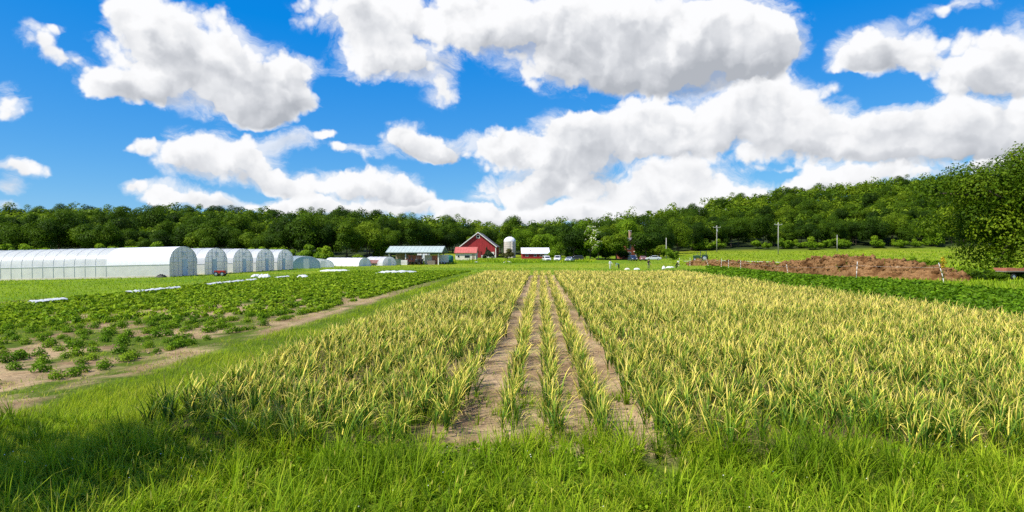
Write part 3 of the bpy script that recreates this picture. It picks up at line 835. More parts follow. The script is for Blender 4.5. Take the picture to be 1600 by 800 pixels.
def car(kind, colour, loc, rz, label):
    """x forward"""
    t = empty({'suv': 'parked_car', 'sedan': 'parked_car', 'pickup': 'pickup_truck'}[kind], loc, rz)
    pm = paint(*colour)
    hw = 0.88
    if kind == 'suv':
        low = [(-2.25, .42), (-2.3, .7), (-2.2, 1.02), (1.2, 1.02), (2.15, .92), (2.28, .7), (2.25, .38), (1.75, .32), (-1.8, .32)]
        cab = [(-2.18, 1.0), (-1.95, 1.62), (-1.6, 1.72), (.25, 1.72), (.55, 1.62), (1.25, 1.0)]
        glz = [(-1.95, 1.08), (-1.78, 1.55), (.38, 1.58), (.98, 1.08)]; wb = 1.35
    elif kind == 'sedan':
        low = [(-2.25, .42), (-2.28, .72), (-2.1, .95), (-1.2, .97), (1.0, .95), (2.05, .82), (2.25, .62), (2.22, .36), (1.75, .30), (-1.8, .30)]
        cab = [(-1.75, .94), (-1.0, 1.40), (-.6, 1.45), (.2, 1.42), (1.15, .93)]
        glz = [(-1.5, 1.0), (-.92, 1.36), (.15, 1.36), (.92, 1.0)]; wb = 1.35
    else:
        low = [(-2.6, .55), (-2.62, 1.08), (1.3, 1.1), (2.45, 1.02), (2.6, .8), (2.58, .48), (2.0, .4), (-2.2, .42)]
        cab = [(-.55, 1.08), (-.45, 1.72), (-.2, 1.82), (.65, 1.8), (1.35, 1.08)]
        glz = [(-.38, 1.16), (-.3, 1.66), (.6, 1.66), (1.12, 1.16)]; wb = 1.6
    body = MB().prism(low, 'y', -hw, hw).build('body', pm, t, True, 0.07)
    cb = MB().prism(cab, 'y', -hw * .88, hw * .88).build('cabin', pm, t, True, 0.08)
    for s in (-1, 1):
        MB().prism(glz, 'y', s * hw * .885 - .012, s * hw * .885 + .012).build('side_window', M['glass'], cb)
        for x in ((-.2,) if kind == 'pickup' else (-.65, .5)):
            MB().box(x - .1, x + .05, s * hw - .012, s * hw + .012, .86, .90).build('door_handle', M['chrome'], body)
        MB().box(.95, 1.1, s * (hw + .02) - .1, s * (hw + .02) + .1, 1.02, 1.18).build('mirror', pm, t)
        xf = max(q[0] for q in low)
        MB().box(xf - .09, xf + .012, s * .62 - .2, s * .62 + .2, .62, .78).build('headlight', M['lamp'], t, False, 0.03)
        xb = min(q[0] for q in low)
        MB().box(xb - .012, xb + .09, s * .70 - .13, s * .70 + .13, .68, .92).build('tail_light', M['tail'], t, False, 0.02)
        for x in (-wb, wb): wheel(t, x, s * (hw - .08), .36 if kind != 'sedan' else .32)
    def pane(a, b, name):
        n = Vector((b[1] - a[1], 0, -(b[0] - a[0]))).normalized() * 0.012
        if name == 'rear_window': n = -n
        if n.z < 0: n = -n
        v = []
        for (q, f) in ((a, .12), (b, .88)):
            P = Vector((a[0] + (b[0] - a[0]) * f, 0, a[1] + (b[1] - a[1]) * f))
            for s in (-1, 1): v.append(P + Vector((0, s * hw * .76, 0)) + n)
        MB().add([v[0], v[1], v[3], v[2]] + [p - n * 2 for p in (v[0], v[1], v[3], v[2])], [(0, 1, 2, 3), (7, 6, 5, 4), (0, 4, 5, 1), (1, 5, 6, 2), (2, 6, 7, 3), (3, 7, 4, 0)]).build(name, M['glass'], cb)
    pane(cab[-1], cab[-2], 'windscreen'); pane(cab[0], cab[1], 'rear_window')
    if kind == 'pickup':
        MB().box(-2.5, -.65, -.7, .7, 1.085, 1.115).build('cargo_bed', M['black'], t)
    xf = max(q[0] for q in low)
    MB().box(xf - .12, xf + .03, -.8, .8, .40, .52).build('bumper', M['dark_steel'], t, False, 0.02)
    MB().box(xf - .08, xf + .006, -.38, .38, .58, .76).build('grille', M['black'], t)
    tag(t, label, 'truck' if kind == 'pickup' else 'car', 'vehicles parked around the farmyard')
    return t
WHITE = ('white', (.78, .78, .78)); BLUE = ('blue_grey', (.16, .24, .34)); DARK = ('dark', (.02, .022, .026)); NAVY = ('navy', (.02, .04, .10)); ROSE = ('rose', (.40, .16, .15)); SILVER = ('silver', (.50, .54, .58))
car('suv', WHITE, spot(854, 188), R(-80), 'white car parked in front of the low red shed')
car('pickup', WHITE, spot(871.5, 187), R(-100), 'white pickup truck right of the low red shed')
car('sedan', SILVER, spot(890, 184), R(-110), 'pale blue silver car under the trees right of the pickup')
car('suv', DARK, spot(900, 192), R(180), 'dark car in the shade behind the pale blue silver car')
car('suv', NAVY, spot(988.5, 190), R(-85), 'dark blue car parked before the brick house')
car('sedan', ROSE, spot(1004.5, 188), R(-95), 'dusty rose car right of the brick house')
car('sedan', SILVER, spot(1021, 186), R(170), 'silver white car beside the rose coloured car')

def tractor(loc, rz, colour, label):
    t = empty('tractor', loc, rz)
    pm = paint(*colour)
    MB().box(.2, 1.9, -.38, .38, .75, 1.35).build('bonnet', pm, t, False, .06)
    MB().box(-.9, .5, -.3, .3, .55, .9).build('chassis', M['dark_steel'], t)
    for s in (-1, 1):
        wheel(t, -.75, s * .72, .72, .36); wheel(t, 1.45, s * .62, .40, .24)
        MB().prism([(-1.5, 1.2), (-1.2, 1.55), (-.3, 1.55), (.0, 1.2)], 'y', s * .72 - .2, s * .72 + .2).build('mudguard', pm, t)
    MB().box(-.95, -.45, -.25, .25, 1.0, 1.15).build('seat', M['black'], t, False, .03)
    MB().box(-1.0, -.92, -.25, .25, 1.1, 1.55).build('seat_back', M['black'], t)
    for x, y in ((-1.05, -.5), (-1.05, .5), (.2, -.5), (.2, .5)): MB().box(x - .04, x + .04, y - .04, y + .04, 1.2, 2.35).build('roof_post', M['dark_steel'], t)
    MB().box(-1.2, .4, -.62, .62, 2.35, 2.43).build('roof', pm, t, False, .02)
    MB().tube((.9, .2, 1.35), (.9, .2, 2.0), .04).build('exhaust', M['dark_steel'], t)
    tag(t, label, 'tractor', 'farm machines'); return t
tractor(spot(640.5, 165.6), R(-70), ('dark_red', (.10, .02, .02)), 'dark tractor parked under the open shed, left of the white post')
tractor(spot(654, 165.8), R(-100), ('dark', (.02, .022, .026)), 'black tractor parked under the open shed, right of the other tractor')
tractor(spot(1096, 150), R(160), ('deep_green', (.02, .06, .025)), 'dark green tractor standing by the meadow behind the soil bank')

def crate_stack(name, px, d, w, dp, h, mat, label, cat, slats=4, rz=0.0):
    t = empty(name, spot(px, d), rz)
    for sx in (-1, 1):
        for sy in (-1, 1): MB().box(sx * (w / 2 - .04) - .04, sx * (w / 2 - .04) + .04, sy * (dp / 2 - .04) - .04, sy * (dp / 2 - .04) + .04, 0, h).build('corner_post', M['wood'], t)
    for k in range(slats):
        z = h * (k + .1) / slats; z2 = h * (k + .85) / slats
        for sy in (-1, 1): MB().box(-w / 2, w / 2, sy * dp / 2 - .015, sy * dp / 2 + .015, z, z2).build('slat', M[mat], t)
        for sx in (-1, 1): MB().box(sx * (w / 2 + .003) - .015, sx * (w / 2 + .003) + .015, -dp / 2 + .02, dp / 2 - .02, z, z2).build('slat', M[mat], t)
    tag(t, label, cat); return t
crate_stack('pallet_bin', 632, 164.5, 1.6, 1.2, 1.3, 'white_paint', 'white slatted bin at the foot of a shed post', 'bin')
crate_stack('pallet_bin', 622, 166, 1.8, 1.2, 1.5, 'green_dark', 'dark green slatted bin under the left bay of the open shed', 'bin')
crate_stack('pallet_bin', 674, 168, 2.0, 1.3, 1.1, 'wood', 'brown slatted bin under the right bay of the open shed', 'bin')
def box_trailer(px, d, L, W, H, mat, label, rz=0.0):
    t = empty('box_trailer', spot(px, d), rz)
    MB().box(-L / 2, L / 2, -W / 2, W / 2, .55, .55 + H).build('body', M[mat], t, False, .05)
    d1 = MB().box(-L * .2, L * .12, -W / 2 - .03, -W / 2 + .01, .62, .45 + H).build('door', M['white_roof'], t)
    MB().box(.1, .2, -W / 2 - .07, -W / 2 - .03, 1.2, 1.5).build('handle', M['dark_steel'], d1)
    MB().box(-L / 2, L / 2, -W / 2 + .1, W / 2 - .1, .4, .55).build('chassis', M['dark_steel'], t)
    for s in (-1, 1): wheel(t, -.3, s * (W / 2 - .1), .33); wheel(t, .5, s * (W / 2 - .1), .33)
    MB().tube((L / 2, 0, .45), (L / 2 + .9, 0, .42), .05).build('drawbar', M['dark_steel'], t)
    tag(t, label, 'trailer'); return t
box_trailer(662, 183, 3.4, 2, 2.1, 'white_paint', 'white box trailer parked behind the open shed')
box_trailer(692, 172, 2.9, 2, 2.0, 'white_paint', 'white box trailer at the right end of the open shed')
def tank():
    t = empty('water_tank', spot(702.5, 178))
    MB().lathe([(0, .25), (1.0, .25), (1.05, .4), (1.05, 1.9), (.9, 2.15), (.3, 2.3), (0, 2.3)], 20).build('vessel', M['blue_barrel'], t, True)
    MB().lathe([(.3, 2.28), (.3, 2.42), (0, 2.42)], 14).build('lid', M['black'], t)
    for k in range(3):
        a = 2 * PI * k / 3; MB().box(math.cos(a) * .7 - .08, math.cos(a) * .7 + .08, math.sin(a) * .7 - .08, math.sin(a) * .7 + .08, -.2, .27).build('foot', M['dark_steel'], t)
    tag(t, 'dark green water tank between the open shed and the salmon roofed store', 'tank')
tank()
def low_cart(name, px, d, L, W, colA, label, cat='cart', rz=0.0, side=.45, z0=.35):
    t = empty(name, spot(px, d), rz)
    MB().box(-L / 2, L / 2, -W / 2, W / 2, z0, z0 + .08).build('bed', M['wood'], t)
    n = 3
    for k in range(n):
        a = z0 + .1 + side * k / n; b = a + side / n * .8
        for s in (-1, 1): MB().box(-L / 2, L / 2, s * W / 2 - .02, s * W / 2 + .02, a, b).build('side_board', M[colA], t)
        for s in (-1, 1): MB().box(s * (L / 2 + .003) - .02, s * (L / 2 + .003) + .02, -W / 2 + .02, W / 2 - .02, a, b).build('end_board', M[colA], t)
    for s in (-1, 1): wheel(t, -L * .3, s * (W / 2 + .08), .28, .12); wheel(t, L * .3, s * (W / 2 + .08), .28, .12)
    MB().tube((L / 2, 0, z0), (L / 2 + .8, 0, z0 + .25), .03).build('drawbar', M['dark_steel'], t)
    tag(t, label, cat); return t
low_cart('farm_cart', 344, 77, 1.15, .75, 'red_paint', 'small red and white cart before the second hoop house', rz=R(8), side=.35, z0=.25)
low_cart('farm_trailer', 1588, 62, 3.4, 1.5, 'brick_orange', 'dull orange red farm trailer under the large tree at the picture edge', 'trailer', R(4), .28, .75)
low_cart('hay_wagon', 584, 156, 3.2, 1.6, 'salmon_roof', 'pinkish red wagon standing before the short white tunnel', 'wagon', R(15), .8, .5)
def tarp_heap(px, d, L, W, H, mat, label, cat, seed):
    g = np.random.default_rng(seed); n, k = 14, 12
    vs = []
    for j in range(n + 1):
        for i in range(k + 1):
            u = j / n * 2 - 1; v = i / k * 2 - 1
            e = max(0, 1 - u * u) ** .5 * max(0, 1 - v * v) ** .5
            vs.append((u * L / 2, v * W / 2, H * e * g.uniform(.65, 1.1) - .03))
    fs = [(j * (k + 1) + i, j * (k + 1) + i + 1, (j + 1) * (k + 1) + i + 1, (j + 1) * (k + 1) + i) for j in range(n) for i in range(k)]
    o = MB().add(vs, fs).build(cat.replace(' ', '_'), M[mat], None, True, loc=spot(px, d)); tag(o, label, cat); return o
tarp_heap(252, 75, 1.1, .8, .42, 'black', 'crumpled black tarp at the corner of the nearest hoop house', 'tarp', 3)
tarp_heap(1037, 112, .6, .5, .6, 'fabric', 'upright white sack on the grass left of the crouching person', 'sack', 4)
tarp_heap(980, 116, 1.0, .6, .36, 'cream', 'cream coloured sack at the far end of the garlic, beside the bending person', 'sack', 5)
tarp_heap(995, 117, 1.2, .6, .34, 'fabric', 'white sack at the far end of the garlic, right of the cream one', 'sack', 6)
tarp_heap(793, 183, 2.4, 1.0, .45, 'white_paint', 'white sheet covered pile below the silo', 'pile', 7)
tarp_heap(744, 184, 1.6, .9, .4, 'fabric', 'small white covered pile beside the salmon roofed store', 'pile', 8)

# ------------------------------------------------------------------ red barn
def barn():
    p = spot(747, 222); t = empty('red_barn', p, R(-1.5))
    hw, L, he, hr = 6.1, 24.0, 4.0, 8.7
    gab = [(-hw, -.5), (-hw, he), (0, hr), (hw, he), (hw, -.5)]
    w = MB().prism(gab, 'y', 0, L).build('wall', M['barn_red'], t)
    # vertical boards, each its own plank on the gable facing the fields
    nb = 22
    for k in range(nb):
        x0 = -hw + 2 * hw * k / nb; x1 = -hw + 2 * hw * (k + 1) / nb - .04
        za = he + (hr - he) * (1 - abs(x0) / hw) - .05; zb = he + (hr - he) * (1 - abs(x1) / hw) - .05
        pr = random.uniform(.02, .045)
        MB().prism([(x0, .9), (x0, za), (x1, zb), (x1, .9)], 'y', -pr, -.003).build('plank', M['barn_red'], w)
    ov = .45
    for s in (-1, 1):
        rf = MB().prism([(s * 0, hr + .02), (s * (hw + ov), he - (hr - he) / hw * ov + .02), (s * (hw + ov), he - (hr - he) / hw * ov + .22), (0, hr + .24)], 'y', -.5, L + .5).build('roof', M['grey_roof'], t)
        MB().prism([(0, hr - .12), (s * (hw + ov), he - (hr - he) / hw * ov - .14), (s * (hw + ov), he - (hr - he) / hw * ov + .20), (0, hr + .22)], 'y', -.62, -.502).build('bargeboard', M['white_paint'], rf)
        MB().box(s * hw - .14, s * hw + .14, -.09, -.05, 0, he - .1).build('corner_board', M['white_paint'], t)
    fw = MB().box(-.62, .62, -.12, -.05, 6.75, 7.85).build('gable_window', M['white_paint'], t)
    MB().box(-.4, .4, -.16, -.125, 6.95, 7.65).build('pane', M['black'], fw)
    # white lower band and doors
    MB().box(-hw + .2, hw - .2, -.10, -.048, -.3, .9).build('plinth', M['white_paint'], t)
    d = MB().box(2.6, 5.6, -.18, -.11, -.2, 2.0).build('sliding_door', M['white_paint'], t)
    for z in (.1, .9, 1.8): MB().box(2.65, 5.55, -.215, -.182, z - .06, z + .06).build('rail', M['cream'], d)
    d = MB().box(-1.0, 1.1, -.17, -.11, -.2, 2.3).build('door', M['barn_red_dark'], t)
    MB().box(.85, .95, -.21, -.172, .95, 1.2).build('handle', M['dark_steel'], d)
    tag(t, 'large red barn with white trimmed gable and small white window at its peak', 'barn')
barn()
def store():
    p = spot(727.5, 202); t = empty('farm_store', p, R(-2))
    hw, dp, he, hr = 3.25, 6.0, 2.3, 4.05
    w = MB().box(-hw, hw, 0, dp, -.4, he).build('wall', M['cream'], t)
    MB().prism([(0, he), (dp / 2, hr), (dp, he)], 'x', -hw + .02, hw - .02).build('gable', M['cream'], t)
    rf = MB().prism([(-.4, he - .08), (dp / 2, hr), (dp + .4, he - .08), (dp + .4, he + .04), (dp / 2, hr + .14), (-.4, he + .04)], 'x', -hw - .35, hw + .35).build('roof', M['salmon_roof'], t)
    for k in range(9):
        x = -hw - .2 + k * (2 * hw + .4) / 8
        MB().prism([(-.4, he + .042), (dp / 2, hr + .142), (dp / 2, hr + .18), (-.4, he + .08)], 'x', x - .03, x + .03).build('seam', M['salmon_roof'], rf)
    for (a, b, z0, z1) in ((-2.6, -1.9, .9, 1.6), (-.4, 1.4, .75, 1.6)):
        f = MB().box(a, b, -.06, -.01, z0, z1).build('window', M['white_paint'], t)
        MB().box(a + .08, b - .08, -.09, -.062, z0 + .08, z1 - .08).build('pane', M['glass'], f)
    d = MB().box(2.0, 2.8, -.06, -.01, -.2, 1.85).build('door', M['wood'], t)
    MB().box(2.65, 2.72, -.10, -.062, .75, .9).build('handle', M['dark_steel'], d)
    tag(t, 'small cream store with salmon red metal roof in front of the red barn', 'store building')
store()
def silo():
    p = spot(796.5, 224); t = empty('silo', p)
    r, h = 2.05, 5.6
    MB().lathe([(r, -.5), (r, h)], 36).build('wall', M['concrete'], t, True)
    MB().lathe([(r + .06, h)] + [((r + .06) * math.cos(a), h + 1.75 * math.sin(a)) for a in np.linspace(.05, PI / 2 - .02, 9)] + [(0, h + 1.76)], 36).build('dome', M['silo_dome'], t, True)
    for k in range(9):
        z = .2 + k * .62
        MB().lathe([(r + .002, z - .03), (r + .03, z - .03), (r + .03, z + .03), (r + .002, z + .03)], 36).build('steel_hoop', M['steel'], t)
    MB().lathe([(.36, 0), (.36, h)], 12, .9, -r - .12).build('chute', M['concrete'], t, True)
    for k in range(5): MB().box(.72, 1.08, -r - .52, -r - .46, .7 + k, 1.1 + k).build('hatch', M['steel'], t)
    MB().tube((r * .3, -r * 0.2, h + 1.6), (r * .3, -r * .2, h + 2.0), .06).build('vent', M['steel'], t)
    tag(t, 'pale concrete silo with rounded metal dome beside the red barn', 'silo')
silo()
def low_shed():
    p = spot(837, 214); t = empty('low_shed', p, R(2))
    hw, dp, he, hr = 4.5, 7.0, 1.75, 3.6
    w = MB().box(-hw, hw, 0, dp, -.5, he).build('wall', M['barn_red'], t)
    for k in range(18):
        x0 = -hw + 2 * hw * k / 18
        MB().box(x0, x0 + 2 * hw / 18 - .04, -random.uniform(.02, .045), -.003, -.4, he - .02).build('plank', M['barn_red'], w)
    MB().prism([(0, he), (dp / 2, hr), (dp, he)], 'x', -hw + .02, hw - .02).build('gable', M['barn_red'], t)
    rf = MB().prism([(-.4, he - .1), (dp / 2, hr), (dp + .4, he - .1), (dp + .4, he + .02), (dp / 2, hr + .14), (-.4, he + .02)], 'x', -hw - .3, hw + .3).build('roof', M['white_roof'], t)
    for k in range(12):
        x = -hw - .2 + k * (2 * hw + .4) / 11
        MB().prism([(-.4, he + .022), (dp / 2, hr + .142), (dp / 2, hr + .18), (-.4, he + .06)], 'x', x - .03, x + .03).build('seam', M['white_roof'], rf)
    MB().box(-1.9, -1.5, 1.3, 1.5, 2.2, 3.0).build('vent', M['steel'], rf)
    for a in (-3.4, -.6, 1.4):
        f = MB().box(a, a + .9, -.08, -.05, .75, 1.4).build('window', M['white_paint'], t)
        MB().box(a + .08, a + .82, -.1, -.082, .82, 1.33).build('pane', M['glass'], f)
    d = MB().box(2.8, 3.8, -.08, -.05, -.3, 1.55).build('door', M['white_paint'], t)
    MB().box(3.6, 3.7, -.12, -.082, .6, .75).build('handle', M['dark_steel'], d)
    tag(t, 'long low red shed with white metal roof right of the silo', 'shed')
low_shed()
def house():
    p = spot(989, 212); t = empty('brick_house', p, R(14))
    hw, dp, he, hr = 2.6, 8.0, 5.2, 7.4
    w = MB().prism([(-hw, -.5), (-hw, he), (0, hr - .4), (hw, he), (hw, -.5)], 'y', 0, dp).build('wall', M['brick'], t)
    for z in np.arange(.2, he - .1, .5):
        MB().box(-hw - .004, hw + .004, -.012, -.002, z, z + .44).build('brick_course', M['brick'], w)
    for s in (-1, 1):
        MB().prism([(0, hr - .35), (s * (hw + .4), he - .35), (s * (hw + .4), he - .2), (0, hr - .18)], 'y', -.35, dp + .3).build('roof', M['grey_roof'], t)
    ch = MB().box(-.32, .32, 2.0, 2.7, hr - 1.0, hr + 2.0).build('chimney', M['chimney'], t)
    MB().box(-.4, .4, 1.9, 2.8, hr + 2.0, hr + 2.15).build('chimney_cap', M['cream'], ch)
    for (a, z0) in ((-1.9, 3.2), (.6, 3.2), (-1.9, .9)):
        f = MB().box(a, a + 1.2, -.07, -.014, z0, z0 + 1.5).build('window', M['white_paint'], t)
        for k in range(2): MB().box(a + .1 + k * .53, a + .57 + k * .53, -.09, -.072, z0 + .1, z0 + 1.4).build('pane', M['glass'], f)
    d = MB().box(.7, 1.7, -.07, -.014, -.1, 2.1).build('door', M['wood'], t)
    MB().box(1.5, 1.58, -.11, -.072, .95, 1.1).build('handle', M['dark_steel'], d)
    pr = MB().prism([(.2, 2.4), (2.4, 2.4), (2.4, 2.6), (.2, 2.6)], 'y', -1.8, 0).build('porch_roof', M['white_paint'], t)
    for x in (.35, 2.25): MB().box(x - .07, x + .07, -1.7, -1.56, -.3, 2.4).build('porch_post', M['white_paint'], t)
    tag(t, 'narrow red brick house with tall chimney half hidden among trees', 'house')
house()

# ------------------------------------------------------------------ utility poles and fence
def utility_pole(px, d, h, label, arm=True, can=False, arm_l=1.1, rz=0.0):
    t = empty('utility_pole', spot(px, d), rz)
    MB().tube((0, 0, -.5), (0, 0, h), .16, 10, .10).build('pole', M['pole_wood'], t, True)
    if arm:
        a = MB().box(-arm_l, arm_l, -.17, -.09, h - .85, h - .70).build('cross_arm', M['pole_wood'], t)
        for x in (-arm_l + .1, -.35, arm_l - .1):
            MB().lathe([(.035, h - .70), (.07, h - .62), (.05, h - .55), (.07, h - .5), (0, h - .45)], 8, x, -.13).build('insulator', M['white_paint'], a)
        for s in (-1, 1): MB().tube((s * .65, -.15, h - .82), (0, -.13, h - 1.4), .02, 5).build('brace', M['steel'], t)
    if can:
        MB().lathe([(0, h - 2.6), (.24, h - 2.6), (.26, h - 2.5), (.26, h - 1.75), (.2, h - 1.65), (0, h - 1.62)], 14, 0, -.4).build('transformer', M['steel'], t, True)
    tag(t, label, 'utility pole', 'utility poles along the foot of the wooded hill'); return t
utility_pole(1120, 250, 10.6, 'utility pole with cross arm and grey transformer can before the wooded hill', True, True, 1.4)
utility_pole(1216, 222, 11.0, 'tallest utility pole with cross arm in the middle of the meadow', True, False, 1.3)
utility_pole(1308, 255, 6.6, 'short plain pole at the edge of the woods right of the tall pole', False)
utility_pole(1041, 196, 6.4, 'thin pale pole among the trees right of the brick house', False)
posts = [(1060, 126, 1.6, 0.15), (1078, 122, 1.5, 0.03), (1107, 114, 1.45, -0.30), (1127, 108, 1.55, 0.02), (1138, 104, 1.45, 0.03), (1157, 98, 1.5, 0.02), (1231, 84, 1.25, -0.14), (1338, 63, 1.75, 0.06), (1475, 55, 1.75, -0.26)]
PL = ['white fence post furthest along the line, next to the crouching person', 'white fence post, second from the far end of the line', 'slanted white fence post below the green tractor', 'white fence post, first of the three upright ones before the brown bank', 'white fence post, middle one of the three before the brown bank', 'white fence post, third of the three before the brown bank, nearest to the heap', 'short slightly slanted white fence post at the left end of the big soil heap', 'tall white fence post standing against the middle of the soil heap', 'white fence post leaning strongly left, nearest to the large tree']
tops = []
for (px, d, h, lean), lab in zip(posts, PL):
    b = spot(px, d); tp = Vector((math.sin(lean) * h, 0, math.cos(lean) * h))
    t = empty('fence_post', b)
    mb = MB(); pv = Vector((0, 0, -.15)); 
    for k in range(1, 5):
        q = k / 4; nx_ = Vector((tp.x * q ** 1.25, 0, tp.z * q)); mb.tube(pv, nx_, .033, 7, .03); pv = nx_
    mb.build('stake', M['post'], t, True)
    MB().lathe([(.04, -.02), (.042, .03), (0, .05)], 8).build('cap', M['white_paint'], t, loc=tuple(tp))
    MB().tube((-.05, -.04, tp.z * .8), (.05, -.04, tp.z * .8), .02, 5).build('clip', M['black'], t, loc=(tp.x * .76, 0, 0))
    tag(t, lab, 'fence post', 'white stakes of the field fence')
    tops.append((b + Vector((tp.x * .76, -.04, tp.z * .8))))
mb = MB()
tw = empty('fence_twine', tops[0])
for i, (a, b) in enumerate(zip(tops[:-1], tops[1:])):
    mb = MB(); pv = a - tops[0]
    for k in range(1, 7):
        q = k / 6; nx_ = a.lerp(b, q) - tops[0] - Vector((0, 0, .25 * 4 * q * (1 - q) * (a - b).length / 40)); mb.tube(pv, nx_, .006, 4); pv = nx_
    mb.build('strand', M['twine'], tw)
tag(tw, 'thin pale twine strung between the white fence posts', 'fence line')

# ------------------------------------------------------------------ soil heap
def soil_heap():
    line = [(1074, 126, 124), (1090, 122, 406.5), (1150, 110, 409), (1195, 96, 411), (1215, 90, 412), (1245, 84, 406.5), (1290, 74, 404), (1330, 68, 401.5), (1385, 64, 404), (1435, 61, 409), (1480, 59, 419), (1515, 58, 434)]
    line[0] = (1074, 126, 411)
    px = np.array([q[0] for q in line], float); dd = np.array([q[1] for q in line], float); py = np.array([q[2] for q in line], float)
    nu, nv = 300, 34
    u = np.linspace(px[0], px[-1], nu)
    d = np.interp(u, px, dd); top = np.interp(u, px, py)
    V = []
    for j in range(nv + 1):
        v = j / nv
        depth = np.interp(u, [1074, 1200, 1300, 1515], [3.0, 4.5, 9.0, 7.0])
        y = d + depth * v
        x = (u - 800) / FPX * (d + 0.0 * v) * (1 + depth * v / d)
        crest = CAM_H - (top - 393) / FPX * (d + depth * .45)
        g = ground_z(x, y)
        hgt = np.maximum(crest - g, 0.05)
        prof = min(1, (v / .32)) ** .75 if v < .45 else max(0, 1 - (v - .45) / .55) ** .8
        n = (fnoise(x, y, 2.2, 50) - .5) * .9 + (fnoise(x, y, .7, 55) - .5) * .55 + (vnoise(x, y, .22, 58) - .5) * .22
        endf = np.clip((u - 1052) / 20, 0, 1) * np.clip((1515 - u) / 60, 0, 1)
        z = g + hgt * prof * (1 + 0 * n) + n * min(1, v * 6) * min(1, (1 - v) * 6) * np.minimum(hgt, 1.6) * .8 - .08
        V.append(np.stack([x, y, z], 1))
    V = np.array(V)                           # (nv+1, nu, 3)
    idx = np.arange((nv + 1) * nu).reshape(nv + 1, nu)
    q = np.stack([idx[:-1, :-1].ravel(), idx[:-1, 1:].ravel(), idx[1:, 1:].ravel(), idx[1:, :-1].ravel()], 1)
    m, T, out = new_mat('heap_soil')
    tc = T.node('ShaderNodeTexCoord').outputs['Object']
    n1 = T.noise(T.vmath('MULTIPLY', tc, (1, 1, 2.2)), 0.55, 6, 0.62); n2 = T.noise(tc, 6.0, 6, 0.7)
    col = T.ramp(n1, [(0.30, (0.060, 0.028, 0.010)), (0.44, (0.17, 0.080, 0.028)), (0.53, (0.30, 0.165, 0.070)), (0.62, (0.19, 0.092, 0.034)), (0.74, (0.44, 0.31, 0.18))])
    b = T.node('ShaderNodeBsdfPrincipled'); T.put(b.inputs['Base Color'], T.vmath('SCALE', col, T.smooth(n2, .3, .7, .4, 1.05)))
    b.inputs['Roughness'].default_value = 0.95; b.inputs['Specular IOR Level'].default_value = 0.1
    bn = T.node('ShaderNodeBump'); bn.inputs['Strength'].default_value = 0.8; bn.inputs['Distance'].default_value = 0.12
    T.put(bn.inputs['Height'], T.noise(tc, 3.5, 8, 0.7)); T.l.new(bn.outputs[0], b.inputs['Normal']); T.l.new(b.outputs[0], out.inputs[0])
    base = Vector((float(V[0, :, 0].mean()), float(V[0, :, 1].mean()), 0))
    P = V.reshape(-1, 3) - np.array(base)
    o = part('soil_heap', np_mesh('soil_heap', P, q, m), None, base)
    n = 1500
    pick = V[4:24].reshape(-1, 3)[np.random.default_rng(4).integers(0, 20 * nu, n)]
    bm = bmesh.new(); bmesh.ops.create_icosphere(bm, subdivisions=1, radius=1.0)
    IV = np.array([v.co[:] for v in bm.verts]); IF = np.array([[v.index for v in f.verts] for f in bm.faces]); bm.free()
    sz = np.abs(rng.normal(0, .13, n)) + .05
    J = IV[None] * (1 + rng.normal(0, .25, (n, len(IV), 1))) * sz[:, None, None] + (pick - np.array(base))[:, None, :]
    cl = part('clods', np_mesh('clods', J.reshape(-1, 3), (IF[None] + (np.arange(n) * len(IV))[:, None, None]).reshape(-1, 3), m), o); cl['kind'] = 'stuff'
    pk = V[1:30].reshape(-1, 3); pk = pk[np.random.default_rng(6).integers(0, len(pk), 2600)]; pk = pk[fnoise(pk[:, 0], pk[:, 1], 2.5, 161) > .56] - np.array(base)
    n = len(pk); v_, q_, c_ = blades(pk, U(0, 6.28, n), U(.2, .5, n), U(.03, .07, n), U(.1, .7, n), U(.1, 1, n), 2, U(.1, .4, n), U(.4, .9, n), U(0, 1, n), U(0, 1, n))
    wd = part('weeds', np_mesh('weeds', v_, q_, M['grass'], c_), o); wd['kind'] = 'stuff'
    tag(o, 'long heap of reddish brown excavated soil along the field edge', 'soil heap')
soil_heap()

def farm_track():
    px = np.linspace(1068, 1236, 40); d = np.interp(px, [1068, 1236], [158, 132]); V = []
    for k, off in enumerate((-1.3, -.4, .4, 1.3)):
        y = d + off; x = (px - 800) / FPX * d
        V.append(np.stack([x, y, ground_z(x, y) + (.10 if k in (1, 2) else .03) + rng.normal(0, .012, 40)], 1))
    V = np.array(V); idx = np.arange(160).reshape(4, 40)
    q = np.stack([idx[:-1, :-1].ravel(), idx[:-1, 1:].ravel(), idx[1:, 1:].ravel(), idx[1:, :-1].ravel()], 1)
    o = part('farm_track', np_mesh('farm_track', V.reshape(-1, 3), q, surf('gravel', (.50, .46, .40), .95, .12, 2.0, bump=.5), None, True), None); tag(o, kind='structure')
farm_track()

